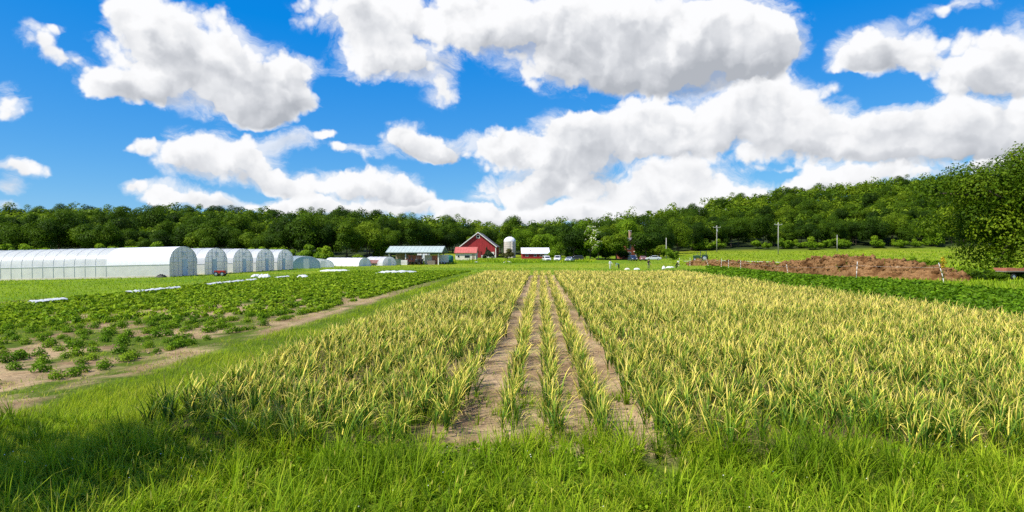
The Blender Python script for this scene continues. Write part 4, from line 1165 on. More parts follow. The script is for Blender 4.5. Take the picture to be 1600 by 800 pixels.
# ------------------------------------------------------------------ trees and woods
VAR = []
for i, (H, Rr, bs, nl) in enumerate([(13.5, 5.4, .9, 22), (12.0, 4.8, .6, 18), (15.0, 5.0, 1.2, 24), (11.0, 5.6, .5, 20), (14.0, 4.4, .8, 20), (12.8, 6.0, .8, 25), (10.5, 4.3, .4, 16), (16.0, 5.6, 1.4, 26)]):
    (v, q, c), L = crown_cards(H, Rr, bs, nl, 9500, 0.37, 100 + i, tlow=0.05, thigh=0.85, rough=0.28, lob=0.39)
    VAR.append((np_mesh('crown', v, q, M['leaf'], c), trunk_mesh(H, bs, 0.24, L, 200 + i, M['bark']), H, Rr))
BVAR = []
for i in range(4):
    (v, q, c), L = crown_cards(3.6, 2.3, 0.2, 10, 2200, 0.30, 300 + i, tlow=0.1, thigh=0.8)
    BVAR.append((np_mesh('crown', v, q, M['leaf_bright'], c), trunk_mesh(3.6, 0.3, 0.07, L, 320 + i, M['bark'], 5), 3.6, 2.3))
def plant_tree(name, var, loc, s, rz, sz=1.0, label=None, cat='tree', group=None, mat=None):
    t = empty(name, loc, rz); t.scale = (s, s, s * sz)
    cm = var[0]
    if mat is not None:
        cm = cm.copy(); cm.materials.clear(); cm.materials.append(mat)
    part('crown', cm, t); part('trunk', var[1], t)
    tag(t, label, cat, group); return t

foot = lambda px: float(np.interp(px, [-200, 560, 640, 720, 860, 1000, 1060, 1120, 1700], [192, 196, 235, 262, 252, 240, 262, 276, 280]))
def woods():
    cand = []
    for d0 in np.arange(188, 520, 6.8):
        px = -170.0 + rng.uniform(0, 20)
        step = 7.2 / d0 * 1000
        while px < 1760:
            q = px + rng.uniform(-.3, .3) * step; d = d0 + rng.uniform(-2.5, 2.5)
            if d >= foot(q): cand.append((d, q))
            px += step
    cand.sort()
    sky = np.full(2400, 393.0)
    sel = []
    for d, q in cand:
        vi = int(rng.integers(0, len(VAR))); H, Rr = VAR[vi][2], VAR[vi][3]
        s = rng.uniform(.66, 1.0)
        if rng.random() < .07: s *= 1.25
        p = spot(q, d)
        top = 393 - (p.z + H * s - CAM_H) / d * 1000
        hw = max(2, Rr * s / d * 1000 * .6)
        a, b = int(q - hw + 400), int(q + hw + 400)
        a = max(0, a); b = min(2399, b)
        vis = float(np.clip(sky[a:b] - top, 0, None).mean())
        if vis < 2.2: continue
        sky[a:b] = np.minimum(sky[a:b], top + hw * .35)
        sel.append((vis * hw * (1 if -20 < q < 1620 else .05), d, q, vi, s, p))
    sel.sort(key=lambda e: -e[0])
    marks = [(0, 'the left half of the nearest hoop house'), (150, 'the end of the nearest hoop house'), (320, 'the second and third hoop houses'),
             (400, 'the last two hoop houses'), (465, 'the small tunnels'), (580, 'the open green roofed shed'), (700, 'the red barn'), (785, 'the silo'),
             (860, 'the parked cars'), (960, 'the brick house'), (1040, 'the thin pole'), (1090, 'the transformer pole'), (1165, 'the tallest pole'),
             (1260, 'the short plain pole'), (1340, 'the big soil heap'), (1430, 'the leaning fence post'), (1500, 'the large broad tree')]
    own, rest = sel[:285], sel[285:]
    bins = {}
    for e in own:
        q, d = e[2], e[1]; f = d - foot(q)
        mk = [m for m in marks if q >= m[0]]
        mk = mk[-1][1] if mk else marks[0][1]
        tier = 'front row' if f < 14 else ('lower slope' if f < 55 else ('upper slope' if f < 130 else 'skyline'))
        bins.setdefault((tier, mk), []).append(e)
    for (tier, mk), es in bins.items():
        es.sort(key=lambda e: e[2])
        for k, (w, d, q, vi, s, p) in enumerate(es):
            lab = '%s woodland tree above %s' % (tier, mk) + (', %s from left' % nth(k + 1) if len(es) > 1 else '')
            gp = 'trees of the woods behind the hoop houses' if q < 620 else ('trees of the woods behind the barn' if q < 1000 else 'trees of the wooded hillside behind the meadow')
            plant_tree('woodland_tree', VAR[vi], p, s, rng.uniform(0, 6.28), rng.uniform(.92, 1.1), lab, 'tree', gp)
    rest = [(d, q, vi, s, p) for (w, d, q, vi, s, p) in rest]
    parts = []
    for (d, q, vi, s, p) in rest:
        H, Rr = VAR[vi][2] * s, VAR[vi][3] * s
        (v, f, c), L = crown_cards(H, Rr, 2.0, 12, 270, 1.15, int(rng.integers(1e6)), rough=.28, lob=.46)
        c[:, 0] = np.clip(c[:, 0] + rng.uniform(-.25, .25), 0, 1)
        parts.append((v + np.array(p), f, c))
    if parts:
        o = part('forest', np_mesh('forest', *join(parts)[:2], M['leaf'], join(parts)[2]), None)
        tag(o, 'dense mass of further treetops filling the wooded hills', 'forest', kind='stuff')
    print('woods', len(sel), 'rest', len(rest))
woods()
# bright shrubs along the foot of the woods
for k, px in enumerate(np.sort(rng.uniform(0, 600, 34))):
    d = foot(px) - rng.uniform(2, 10)
    plant_tree('edge_shrub', BVAR[k % 4], spot(px, d), rng.uniform(.8, 1.55), rng.uniform(0, 6), 1.0, 'bright shrub at the foot of the woods behind the hoop houses, %s from left' % nth(k + 1), 'shrub', 'shrubs along the woods behind the hoop houses')
for k, px in enumerate(np.sort(rng.uniform(1085, 1470, 44))):
    d = 275 - rng.uniform(0, 8)
    plant_tree('edge_shrub', BVAR[k % 4], spot(px, d), rng.uniform(.8, 1.5), rng.uniform(0, 6), .95, 'green shrub along the far meadow edge below the hillside, %s from left' % nth(k + 1), 'shrub', 'shrubs along the far edge of the meadow')
for k in range(26):
    px = 1322 + k * 5.6 + rng.uniform(-3, 3); d = rng.uniform(96, 118)
    plant_tree('low_bush', BVAR[k % 4], spot(px, d, -.1), rng.uniform(.32, .5), rng.uniform(0, 6), .95, 'low leafy bush in the hedge strip behind the soil heap, %s from left' % nth(k + 1), 'bush', 'low bushes behind the soil heap')
# the farmyard's own trees
yard = [
 (876, 226, 1, .82, 'bright leafy tree behind the right end of the low red shed', 'leaf_bright'),
 (897, 208, 3, .98, 'broad green tree over the parked cars', None),
 (914, 214, 4, .95, 'tall green tree just left of the white flowering tree', 'leaf_bright'),
 (946, 208, 1, .92, 'green tree between the flowering tree and the brick house', None),
 (963, 202, 6, .95, 'dense green tree left of the brick house', None),
 (983, 232, 2, 1.02, 'light green tree behind the brick house chimney', 'leaf_bright'),
 (1009.5, 204, 6, 1.0, 'dark green tree right of the brick house', None),
 (1030, 222, 0, .95, 'tall tree behind the dark one by the brick house', None),
 (1058, 250, 5, 1.0, 'wide tree at the edge of the wooded hillside near the thin pole', None),
 (846, 238, 6, 1.0, 'green tree rising behind the low red shed', 'leaf_bright'),
 (818, 240, 0, .86, 'green tree right behind the silo', 'leaf_bright'),
]
for (px, d, vi, s, lab, mm) in yard:
    plant_tree('yard_tree', VAR[vi], spot(px, d), s, px * .37, 1.0, lab, 'tree', 'trees around the farmyard', M[mm] if mm else None)
for k, px in enumerate((868, 884, 899, 912, 928, 941, 951, 962, 973, 1005, 1016, 1029, 1041)):
    plant_tree('yard_shrub', BVAR[k % 4], spot(px, 206 + (k * 7) % 9), 1.0 + .13 * ((k * 5) % 4), k * 1.3, 1.0, 'green shrub under the farmyard trees behind the cars, %s from left' % nth(k + 1), 'shrub', 'shrubs under the farmyard trees', M['leaf'] if k % 3 else None)
def flowering(px, d, s, label, H=10.0, Rr=3.2):
    (v, q, c), L = crown_cards(H, Rr, 1.5, 12, 3000, .42, int(px))
    t = empty('flowering_tree', spot(px, d)); t.scale = (s, s, s)
    part('crown', np_mesh('crown', v, q, M['leaf_bright'], c), t)
    (v, q, c), _ = crown_cards(H + .15, Rr + .15, 2.5, 14, 420, .36, int(px)); 
    part('blossom', np_mesh('blossom', v, q, M['blossom'], c), t)
    part('trunk', trunk_mesh(H, 1.5, .18, L, 5, M['bark']), t)
    tag(t, label, 'tree', 'trees around the farmyard')
flowering(922, 205, 1.0, 'taller tree covered in creamy white blossom behind the parked cars', 11.5)
flowering(935, 200, .75, 'smaller white blossoming tree low among the trees left of the brick house', 9.0)
plant_tree('round_shrub', BVAR[1], spot(1047, 178), .95, 1.0, .95, 'round bright green shrub at the left end of the brown bank', 'shrub')
# dark cone shaped bush and brownish shrub in front of the barn
(v, q, c), L = crown_cards(3.7, 1.35, .1, 12, 2200, .26, 71, lob=.4)
v *= 1.3
v[:, :2] *= np.clip(1.30 - v[:, 2:3] / 5.0, .35, 1.2)
t = empty('dark_shrub', spot(762, 196)); part('crown', np_mesh('crown', v, q, M['leaf_dark'], c), t); part('trunk', trunk_mesh(3.7, .2, .09, L, 8, M['bark'], 4), t)
tag(t, 'dark purplish pointed shrub in front of the red barn', 'shrub')
plant_tree('brown_shrub', BVAR[2], spot(793, 206), 1.0, 2.0, .9, 'brownish olive shrub at the foot of the silo', 'shrub', None, M['leaf_brown'])

# the large tree at the right edge
def big_tree():
    H, Rr = 14.4, 11.5
    p = spot(1608, 71)
    (v, q, c), L = crown_cards(H, Rr, -1.6, 78, 60000, .27, 909, Ry=8.5, low=.2, tlow=.0, thigh=1.0, lob=.23, rough=.35)
    t = empty('broad_tree', p)
    part('crown', np_mesh('crown', v, q, M['leaf_broad'], c), t); part('trunk', trunk_mesh(H, 1.5, .5, L, 33, M['bark'], 18), t)
    tag(t, 'very large broad leafy tree at the picture edge beside the soil heap', 'tree')
    # rough growth round its foot
    for k in range(12):
        px = 1480 + k * 11 + rng.uniform(-4, 4)
        plant_tree('foot_shrub', BVAR[k % 4], spot(px, 61 + rng.uniform(-2, 3), -.15), rng.uniform(.22, .5), rng.uniform(0, 6), .9, 'wild shrub at the foot of the large tree, %s from left' % nth(k + 1), 'shrub', 'wild shrubs under the large tree', M['leaf'] if k % 2 else None)
big_tree()
# tree standing behind and left of the viewpoint; its thin shade falls on the near left grass
(v, q, c), L = crown_cards(11.5, 3.6, 3.5, 16, 1500, .34, 77)
t = empty('shade_tree', (-11.6, 4.6, 0))
part('crown', np_mesh('crown', v, q, M['leaf'], c), t); part('trunk', trunk_mesh(11.5, 3.5, .2, L, 78, M['bark']), t)
tag(t, 'tree beside the viewpoint that shades the near grass', 'tree')
# tall yellow flowered weed by the leaning post
def yellow_weed():
    t = empty('yellow_weed', spot(1473, 57))
    t.scale = (.62, .62, .72)
    MB().tube((0, 0, -.1), (.05, 0, 2.2), .03, 6, .015).build('stem', M['bark'], t)
    n = 150; h = U(1.75, 3.1, n); a = U(0, 6.28, n); rr = U(0, .38, n) * np.clip(1.3 - np.abs(h - 2.3), .3, 1)
    v, q, c = leaf_cards(np.stack([rr * np.cos(a), rr * np.sin(a), h], 1), rng.normal(size=(n, 3)) + np.array([0, -.6, .6]), U(.12, .25, n), U(0, 1, n), U(0, 1, n), U(0, 1, n))
    part('flower_head', np_mesh('flower', v, q, M['leaf_yellow'], c), t)
    n = 60; v, q, c = blades(np.stack([U(-.1, .1, n), U(-.1, .1, n), U(0, 1.2, n)], 1), U(0, 6.28, n), U(.3, .7, n), U(.04, .09, n), U(.3, .9, n), U(.2, 1, n), 2, U(.1, .3, n), U(.4, .7, n), U(0, 1, n), U(0, 1, n))
    part('foliage', np_mesh('foliage', v, q, M['crop'], c), t)
    tag(t, 'tall weed with orange yellow head above the leaning fence post', 'weed')
yellow_weed()

# ------------------------------------------------------------------ garlic
def garlic_arrays(pos, size, yel, nl, segs, wscale):
    N = len(pos)
    paz = U(0, 6.28, N)
    parts = []
    for l in range(nl):
        f = l / max(1, nl - 1)
        az = paz + (l % 2) * PI + rng.normal(0, .55, N)
        base = pos + np.stack([0.012 * np.cos(az), 0.012 * np.sin(az), size * (0.03 + 0.20 * f) * U(.8, 1.2, N)], 1)
        ln = size * U(.40, .64, N) * (0.8 + .35 * math.sin(PI * min(1, f + .15)))
        lean = U(.06, .34, N) + (1 - f) * U(.0, .32, N)
        bend = U(.05, .95, N) + (rng.random(N) < .3) * U(.5, 1.7, N)
        old = rng.random(N) < (.07 + .20 * (1 - f))
        t0 = np.where(old, U(.45, .7, N), U(.02, .20, N)); t1 = np.clip(np.where(old, U(.8, 1.0, N), U(.55, 1.1, N) + yel * .42 + .16), 0, 1)
        parts.append(blades(base, az, ln, U(.015, .028, N) * wscale, lean, bend, segs, t0, t1, U(0, 1, N), U(0, 1, N), 2.2, rng.normal(0, .5, N), 2.2))
    # pseudostem
    parts.append(blades(pos - np.array([0, 0, .02]), paz, size * .34, np.full(N, .022) * wscale, U(0, .12, N), U(0, .2, N), 2, np.full(N, .30), np.full(N, .12), U(.3, .9, N), U(0, 1, N), 6))
    return parts
def garlic():
    P = []
    for r0 in ROWS:
        s = VERGE + rng.uniform(-.5, .5) + (0.3 if abs(r0 - BED0) < 1 else 0)
        bed_edge = abs(r0 - BED0) < 1.0
        while s < F_END:
            st = (.105 if bed_edge else .080) if s < 22 else (.12 if s < 34 else .16)
            x, y = rs_xy(r0 + rng.normal(0, .07 if bed_edge else .12), s + rng.normal(0, .03))
            if abs(x) < .86 * y + 2.5:
                # the middle bed is thinner and has gaps near the camera
                gap = fnoise(np.array([x * 1.0]), np.array([y * .6]), 1.5, 61)[0]
                ok = rng.random() < (.93 if s > 14 else .86)
                if gap > .70 and s < 26: ok = ok and rng.random() < .25
                if ok: P.append((x, y, s, r0))
            s += st * rng.uniform(.75, 1.25)
    P = np.array(P)
    z = ground_z(P[:, 0], P[:, 1]) + .04
    pos = np.stack([P[:, 0], P[:, 1], z], 1)
    big = fnoise(P[:, 0], P[:, 1], 3.5, 66)
    size = (0.94 + .42 * (big - .5) * 2 * .5 + U(-.14, .14, len(P)))
    # plants of the middle bed by the path are a little smaller
    mid = np.abs(P[:, 3] - BED0) < 1.0
    size = np.where(mid, size * .96, size)
    yel = -.28 + np.clip((P[:, 1] - 9) / 20, 0, 1) * .95 + np.clip((P[:, 0] - 1) / 10, 0, 1) * .15 + (fnoise(P[:, 0], P[:, 1], 2.5, 69) - .5) * .9
    dist = np.hypot(P[:, 0], P[:, 1])
    order = np.argsort(np.where(np.abs(P[:, 0]) < .80 * P[:, 1] + .2, dist, 1e9))
    near = order[:300]; rest = order[300:]
    # single plants, built once in several forms and copied; the closest ones have separate leaves
    forms = []
    for k in range(14):
        parts = garlic_arrays(np.zeros((1, 3)), np.array([1.0]), np.array([rng.uniform(-.6, .3)]), 11, 5, 1.0)
        leaves = [np_mesh('garlic_leaf', *p[:2], M['garlic'], p[2]) for p in parts[:-1]]
        stem = np_mesh('garlic_stem', *parts[-1][:2], M['garlic'], parts[-1][2])
        v, q, c = join(parts)
        forms.append((stem, leaves, np_mesh('garlic_plant', v, q, M['garlic'], c)))
    def bed_name(r0):
        b = int(round((r0 - BED0) / BED))
        rows = sorted(q for q in ROWS if int(round((q - BED0) / BED)) == b)
        j = rows.index(min(rows, key=lambda q: abs(q - r0)))
        rn = (['left', 'centre', 'right'] if len(rows) == 3 else ['leftmost', 'second', 'third', 'rightmost'])[j]
        return '%s row of the %s' % (rn, 'middle bed' if b == 0 else '%s bed %s of the paths' % (nth(abs(b)), 'left' if b < 0 else 'right'))
    count = {}; labels = {}
    for i in sorted(near, key=lambda i: P[i, 2]):
        b = bed_name(P[i, 3]); count[b] = count.get(b, 0) + 1; labels[i] = '%s garlic plant, %s' % (nth(count[b]) + ' front', b)
    for k, i in enumerate(near):
        f = forms[int(rng.integers(0, 14))]
        s = float(size[i])
        o = bpy.data.objects.new('garlic_plant', f[0] if k < 120 else f[2]); link(o)
        o.location = tuple(pos[i]); o.rotation_euler = (0, 0, rng.uniform(0, 6.28)); o.scale = (s, s, s)
        if k < 120:
            for lm in f[1]: part('leaf', lm, o)
        tag(o, labels[i], 'garlic', 'garlic plants at the near end of the rows')
    d = dist[rest]
    parts = []
    for lo, hi, nl, sg, ws in ((0, 16, 11, 4, 1.0), (16, 28, 9, 3, 1.3), (28, 46, 8, 2, 1.75), (46, 200, 6, 2, 2.8)):
        k = rest[(d >= lo) & (d < hi)]
        if len(k): parts += garlic_arrays(pos[k], size[k], yel[k], nl, sg, ws)
    v, q, c = join(parts)
    o = part('garlic_crop', np_mesh('garlic_crop', v, q, M['garlic'], c), None)
    tag(o, 'wide field of yellowing garlic in straight rows', 'garlic crop', kind='stuff')
    print('garlic', len(P), 'quads', len(q))
garlic()

# ------------------------------------------------------------------ grass and field cover
def in_view(x, y, k=.86, m=1.5): return np.abs(x) < k * y + m
def scatter(n, s0, s1, r_of_s, power=1.0):
    """points along rows, thinning with distance"""
    u = rng.random(n)
    if power == 2: s = 1 / (1 / s0 - u * (1 / s0 - 1 / s1))
    elif power == 1: s = s0 * (s1 / s0) ** u
    else: s = s0 + u * (s1 - s0)
    lo, hi = r_of_s(s)
    r = lo + rng.random(n) * (hi - lo)
    x, y = rs_xy(r, s)
    return x, y, r, s
def clump_cards(pos, rad, hgt, ncards, size, tone):
    N = len(pos)
    d = rng.normal(size=(N, ncards, 3)); d[:, :, 2] = np.abs(d[:, :, 2]) + .15; d /= np.linalg.norm(d, axis=2, keepdims=True)
    k = rng.uniform(.45, 1.05, (N, ncards, 1))
    P = pos[:, None, :] + d * k * np.stack([rad, rad, hgt], 1)[:, None, :]
    nr = d + rng.normal(size=d.shape) * .45
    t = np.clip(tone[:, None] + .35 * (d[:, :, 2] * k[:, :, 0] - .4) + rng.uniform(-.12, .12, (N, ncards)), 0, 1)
    s = (size[:, None] * rng.uniform(.7, 1.3, (N, ncards)))
    return leaf_cards(P.reshape(-1, 3), nr.reshape(-1, 3), s.ravel(), t.ravel(), rng.random(N * ncards), rng.random(N * ncards))
def verge_grass():
    nt, nb = 10300, 12
    y = 5.0 + rng.random(nt) * 7.6; x = (rng.random(nt) * 2 - 1) * (.84 * y + 2.2)
    r, s = xy_rs(x, y)
    e = fnoise(x, y, 1.1, 80); tall = fnoise(x, y, .8, 83); pat = fnoise(x, y, 2.0, 86)
    # ragged edge: tongues of grass run into the rows, bare path heads stay between them
    ph = np.abs(((r - BED0 + BED / 2) % BED) - BED / 2)
    limit = VERGE - .65 + (e - .5) * 3.4 + np.where(np.abs(r - BED0) < 1.75, np.where(ph < 1.0, .9, -.45), 1.1)
    p = np.clip((limit - s) / .7, 0, 1); p = np.where(r < R_LEFT + .1, np.clip((10.6 - s) / .5, 0, 1), p)
    p = np.maximum(p, np.where((s < VERGE + 4) & (r > R_LEFT), np.where(np.abs(r - BED0) < 1.75, np.where(ph < .95, .30, .05) + .2 * (e > .6), .28 + .3 * (e > .5)), 0))
    k = rng.random(nt) < p
    x, y, r, s, tall, pat = x[k], y[k], r[k], s[k], tall[k], pat[k]; nt = len(x)
    edge = np.clip(1 - np.abs(VERGE - .3 - s) / 1.6, 0, 1) * (r > R_LEFT) * np.where(np.abs(r - BED0) < 1.75, .6, 1.1)
    th = (.13 + .20 * tall ** 1.3 + .17 * edge * np.clip((tall - .3) * 3, 0, 1)) * U(.40, 1.45, nt) * np.where(rng.random(nt) < .12, 1.6, 1.0)
    tone = np.clip(.10 + .78 * pat + U(-.25, .25, nt), 0, .95)
    taz = U(0, 6.28, nt); wide = U(.6, 1.5, nt)
    rank = np.clip((fnoise(x, y, .9, 191) - .55) * 6, 0, 1); th = th * (1 + .7 * rank * edge); tone = np.clip(tone - .28 * rank, 0, 1)
    T_ = lambda a: np.repeat(a, nb)
    n = nt * nb
    az = T_(taz) + rng.normal(0, 1.3, n); off = np.abs(rng.normal(0, .035, n))
    px_ = T_(x) + np.cos(az) * off; py_ = T_(y) + np.sin(az) * off
    h = T_(th) * U(.55, 1.25, n)
    dry = rng.random(n) < T_(.03 + .35 * np.clip((fnoise(x, y, .8, 151) - .66) * 8, 0, 1))
    tn = np.clip(T_(tone) + U(-.08, .08, n), 0, 1)
    v, q, c = blades(np.stack([px_, py_, ground_z(px_, py_) - .02], 1), az, h * 1.3, U(.0075, .0145, n) * T_(wide), U(.05, .55, n), U(.1, 1.9, n), 3, tn * .25, np.clip(np.where(dry, 1.0, tn + .28), 0, 1), U(0, 1, n), U(0, 1, n), 2)  # blade bases tinted dark, painting in the shade of the gaps
    o = part('grass', np_mesh('verge_grass', v, q, M['grass'], c), None); tag(o, 'lush green grass of the near verge', 'grass', kind='stuff')
    # seed heads standing above the grass
    m = 900
    sy_ = 5.8 + rng.random(m) * 5.5; sx_ = (rng.random(m) * 2 - 1) * (.84 * sy_ + .6); kk = fnoise(sx_, sy_, 1.4, 141) > .52
    kk &= ~((np.abs(xy_rs(sx_, sy_)[0] - BED0) < 1.75) & (sy_ > VERGE - .3))
    sx_, sy_ = sx_[kk], sy_[kk]; m = len(sx_)
    P = np.stack([sx_, sy_, ground_z(sx_, sy_)], 1); a_ = U(0, 6.28, m); L_ = U(.22, .46, m)
    s1 = blades(P, a_, L_, np.full(m, .0035), U(.02, .25, m), U(.0, .35, m), 3, np.full(m, .45), np.full(m, .85), U(.4, 1, m), U(0, 1, m), 9)
    tip = s1[0].reshape(m, 4, 2, 3)[:, 3].mean(1)
    s2 = blades(tip - np.array([0, 0, .05]), a_, U(.05, .10, m), U(.010, .018, m), U(.1, .4, m), U(.1, .6, m), 3, np.full(m, .92), np.full(m, 1.0), U(.4, 1, m), U(0, 1, m), 2)
    vv, qq, cc = join([s1, s2])
    o = part('seed_heads', np_mesh('seed_heads', vv, qq, M['grass'], cc), None); tag(o, 'thin pale seed heads standing above the near grass', 'grass', kind='stuff')
    # broad leaved weeds in the sward
    m = 1700
    wy = 5.8 + rng.random(m) * 3.4; wx = (rng.random(m) * 2 - 1) * (.84 * wy + .6)
    P = np.stack([wx, wy, ground_z(wx, wy)], 1); P = P[fnoise(wx, wy, 1.6, 122) > .5]; m = len(P)
    v, q, c = clump_cards(P, U(.06, .14, m), U(.06, .16, m), 16, U(.035, .075, m), U(.25, .8, m))
    o = part('broad_weeds', np_mesh('broad_weeds', v, q, M['crop'], c), None); tag(o, 'broad leaved weeds scattered through the near grass', 'weeds', kind='stuff')
    print('verge', n)
verge_grass()
def clover():
    n = 70
    y = 6.2 + rng.random(n) * 2.6; x = (rng.random(n) * 2 - 1) * .82 * y
    mb_v = []; mb_f = []; k = 0
    bm = bmesh.new(); bmesh.ops.create_icosphere(bm, subdivisions=1, radius=1.0)
    V = np.array([v.co[:] for v in bm.verts]); F = np.array([[v.index for v in f.verts] for f in bm.faces]); bm.free()
    for i in range(n):
        s = rng.uniform(.006, .010)
        mb_v.append(V * s * np.array([1, 1, .8]) + np.array([x[i], y[i], gz(x[i], y[i]) + rng.uniform(.10, .19)])); mb_f.append(F + k); k += len(V)
    me = np_mesh('clover', np.concatenate(mb_v), np.concatenate(mb_f), M['clover'])
    o = part('clover_flowers', me, None); tag(o, 'small white clover flower heads dotted through the verge grass', 'clover', kind='stuff')
clover()
def tuft(px, d, n, L, lean, az0, label, spread=.6, tone=(.35, .85), wid=.008):
    p = spot(px, d)
    az = az0 + rng.normal(0, spread, n)
    b = np.stack([rng.normal(0, .05, n), rng.normal(0, .05, n), np.full(n, -.02)], 1)
    v, q, c = blades(b, az, L * U(.6, 1.1, n), U(.7, 1.4, n) * wid, U(lean * .5, lean, n), U(.4, 1.5, n), 5, np.full(n, tone[0]), U(tone[1] - .15, tone[1], n), U(0, 1, n), U(0, 1, n), 2)
    o = part('grass_tuft', np_mesh('tuft', v, q, M['grass'], c), None, p); tag(o, label, 'grass tuft'); return o
tuft(1312, 8.3, 110, .62, .9, .55, 'pale green tuft of long arching grass blades in the near verge', .55)
tuft(1000, 8.2, 60, .34, .6, -.6, 'dark green spiky tuft of grass below the bare path head', 1.2, (.1, .4))
tuft(1465, 9.3, 120, .68, .25, 0, 'tall upright clump of dark grass growing between the garlic plants', 3, (.05, .5), .010)
tuft(828, 9.2, 90, .45, .2, 0, 'tall grass clump at the head of the middle garlic row', 3, (.2, .65), .007)
tuft(245, 10.6, 70, .75, .25, 0, 'tall dark grass clump at the left front corner of the garlic', 2, (.0, .25), .012)

def lane_grass():
    parts = []
    # grass lane left of the garlic
    n = 50000
    x, y, r, s = scatter(n, 6.0, 85, lambda s: (np.full_like(s, -9.2), np.full_like(s, R_LEFT + .15)), 2)
    k = in_view(x, y) & (r > -9.1 + .9 * (fnoise(x, y, 1.6, 88) - .5)); x, y, r, s = x[k], y[k], r[k], s[k]; n = len(x)
    pat = fnoise(x, y, 2.4, 90); lod = np.clip(s / 14, 1, 5)
    h = (.05 + .12 * pat + .14 * np.clip(1 - np.abs(r - R_LEFT) / .7, 0, 1)) * U(.6, 1.4, n) * (1 + .15 * lod)
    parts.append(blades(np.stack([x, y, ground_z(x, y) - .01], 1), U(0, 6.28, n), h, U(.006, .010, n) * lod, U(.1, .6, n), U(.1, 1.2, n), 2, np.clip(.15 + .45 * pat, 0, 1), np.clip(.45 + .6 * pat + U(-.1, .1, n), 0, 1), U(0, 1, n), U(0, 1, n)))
    # weeds and fallen straw between the garlic rows
    n = 26000
    x, y, r, s = scatter(n, VERGE - .3, 45, lambda s: (np.full_like(s, R_LEFT), np.full_like(s, R_RIGHT)), 2)
    pw = fnoise(x, y, 1.1, 93); k = in_view(x, y) & (pw > .40); x, y, r, s = x[k], y[k], r[k], s[k]; n = len(x); lod = np.clip(s / 14, 1, 4)
    straw = rng.random(n) < .62
    parts.append(blades(np.stack([x, y, ground_z(x, y) + .02], 1), U(0, 6.28, n), U(.05, .16, n), U(.006, .012, n) * lod, np.where(straw, U(1.2, 1.5, n), U(.2, .9, n)), U(0, .4, n), 2, np.where(straw, .95, .35), np.where(straw, 1.0, .7), U(0, 1, n), U(0, 1, n)))
    # weeds coming up through the bare soil of the left plot
    n = 30000
    x, y, r, s = scatter(n, 8.5, 50, lambda s: (np.full_like(s, -19.), np.full_like(s, -8.9)), 2)
    pw = .5 * fnoise(x, y, 1.4, 181) + .5 * fnoise(x, y, .4, 185); k = in_view(x, y) & (pw > .50); x, y, r, s, pw = x[k], y[k], r[k], s[k], pw[k]; n = len(x); lod = np.clip(s / 14, 1, 4)
    dry = rng.random(n) < .22
    parts.append(blades(np.stack([x, y, ground_z(x, y) - .01], 1), U(0, 6.28, n), U(.04, .17, n), U(.006, .013, n) * lod, U(.2, 1.0, n), U(.1, .9, n), 2, np.where(dry, .8, .3), np.where(dry, 1.0, U(.5, .85, n)), U(0, 1, n), U(0, 1, n)))
    # wide green ground beyond: left field, far end, strips by the hoop houses
    n = 60000
    x, y, r, s = scatter(n, 22, 190, lambda s: (-.9 * s - 3, np.where(s < F_END, R_LEFT - 2, .35 * s)), 1)
    pat = fnoise(x, y, 6, 95); strip_ = .5 + .5 * np.sin(r * 2.1 + 2 * (pat - .5))
    k = in_view(x, y) & ~((r > R_LEFT) & (s < F_END)) & ((r < -17) | (s > 40)) & (rng.random(n) < .45 + .55 * strip_)
    x, y, r, s, pat, strip_ = x[k], y[k], r[k], s[k], pat[k], strip_[k]; n = len(x); lod = s / 14
    h = U(.10, .22, n) * (1 + .03 * lod)
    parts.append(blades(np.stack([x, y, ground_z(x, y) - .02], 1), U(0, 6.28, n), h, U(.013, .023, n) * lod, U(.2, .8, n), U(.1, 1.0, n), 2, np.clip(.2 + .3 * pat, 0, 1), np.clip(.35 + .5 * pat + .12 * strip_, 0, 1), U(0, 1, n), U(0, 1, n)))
    # hay meadow and rough grass to the right
    n = 32000
    x, y, r, s = scatter(n, 40, 268, lambda s: (.15 * s, .9 * s + 3), 1)
    px = 800 + 1000 * x / y
    dd = np.interp(px, [1052, 1150, 1245, 1330, 1515, 1700], [131, 114, 92, 78, 66, 50])
    front = (y < dd - 2) & (r > R_RIGHT + 14.5)
    k = ((y > dd) & (px > 1050) | front) & in_view(x, y); x, y, r, s = x[k], y[k], r[k], s[k]; n = len(x); lod = s / 14
    pat = fnoise(x, y, 9, 98); hay = np.clip((pat - .3) * 2, 0, 1)
    parts.append(blades(np.stack([x, y, ground_z(x, y) - .02], 1), U(0, 6.28, n), U(.2, .45, n), U(.014, .025, n) * lod, U(.1, .5, n), U(.1, .9, n), 2, np.clip(.28 + .2 * hay, 0, 1), np.clip(.55 + .28 * hay, 0, 1), U(0, 1, n), U(0, 1, n)))
    # rough weeds on the bank below the farm buildings
    n = 9000
    px = U(600, 930, n); y = U(176, 201, n); x = (px - 800) / FPX * y; w_ = fnoise(x, y, 4.0, 171); k = (w_ > .40) & ((px < 742) | (y < 199)); x, y, w_ = x[k], y[k], w_[k]; n = len(x)
    tan_ = np.clip((fnoise(x, y, 3.0, 175) - .45) * 4, 0, 1)
    parts.append(blades(np.stack([x, y, ground_z(x, y) - .03], 1), U(0, 6.28, n), U(.35, 1.1, n) * (.5 + w_), U(.10, .20, n), U(.1, .6, n), U(.1, 1, n), 2, .2 + .3 * tan_, np.clip(.5 + .5 * tan_, 0, 1), U(0, 1, n), U(0, 1, n)))
    v, q, c = join(parts)
    o = part('field_grass', np_mesh('field_grass', v, q, M['grass'], c), None); tag(o, 'grass and weeds covering the lanes and far fields', 'grass', kind='stuff')
    print('lane quads', len(q))
lane_grass()

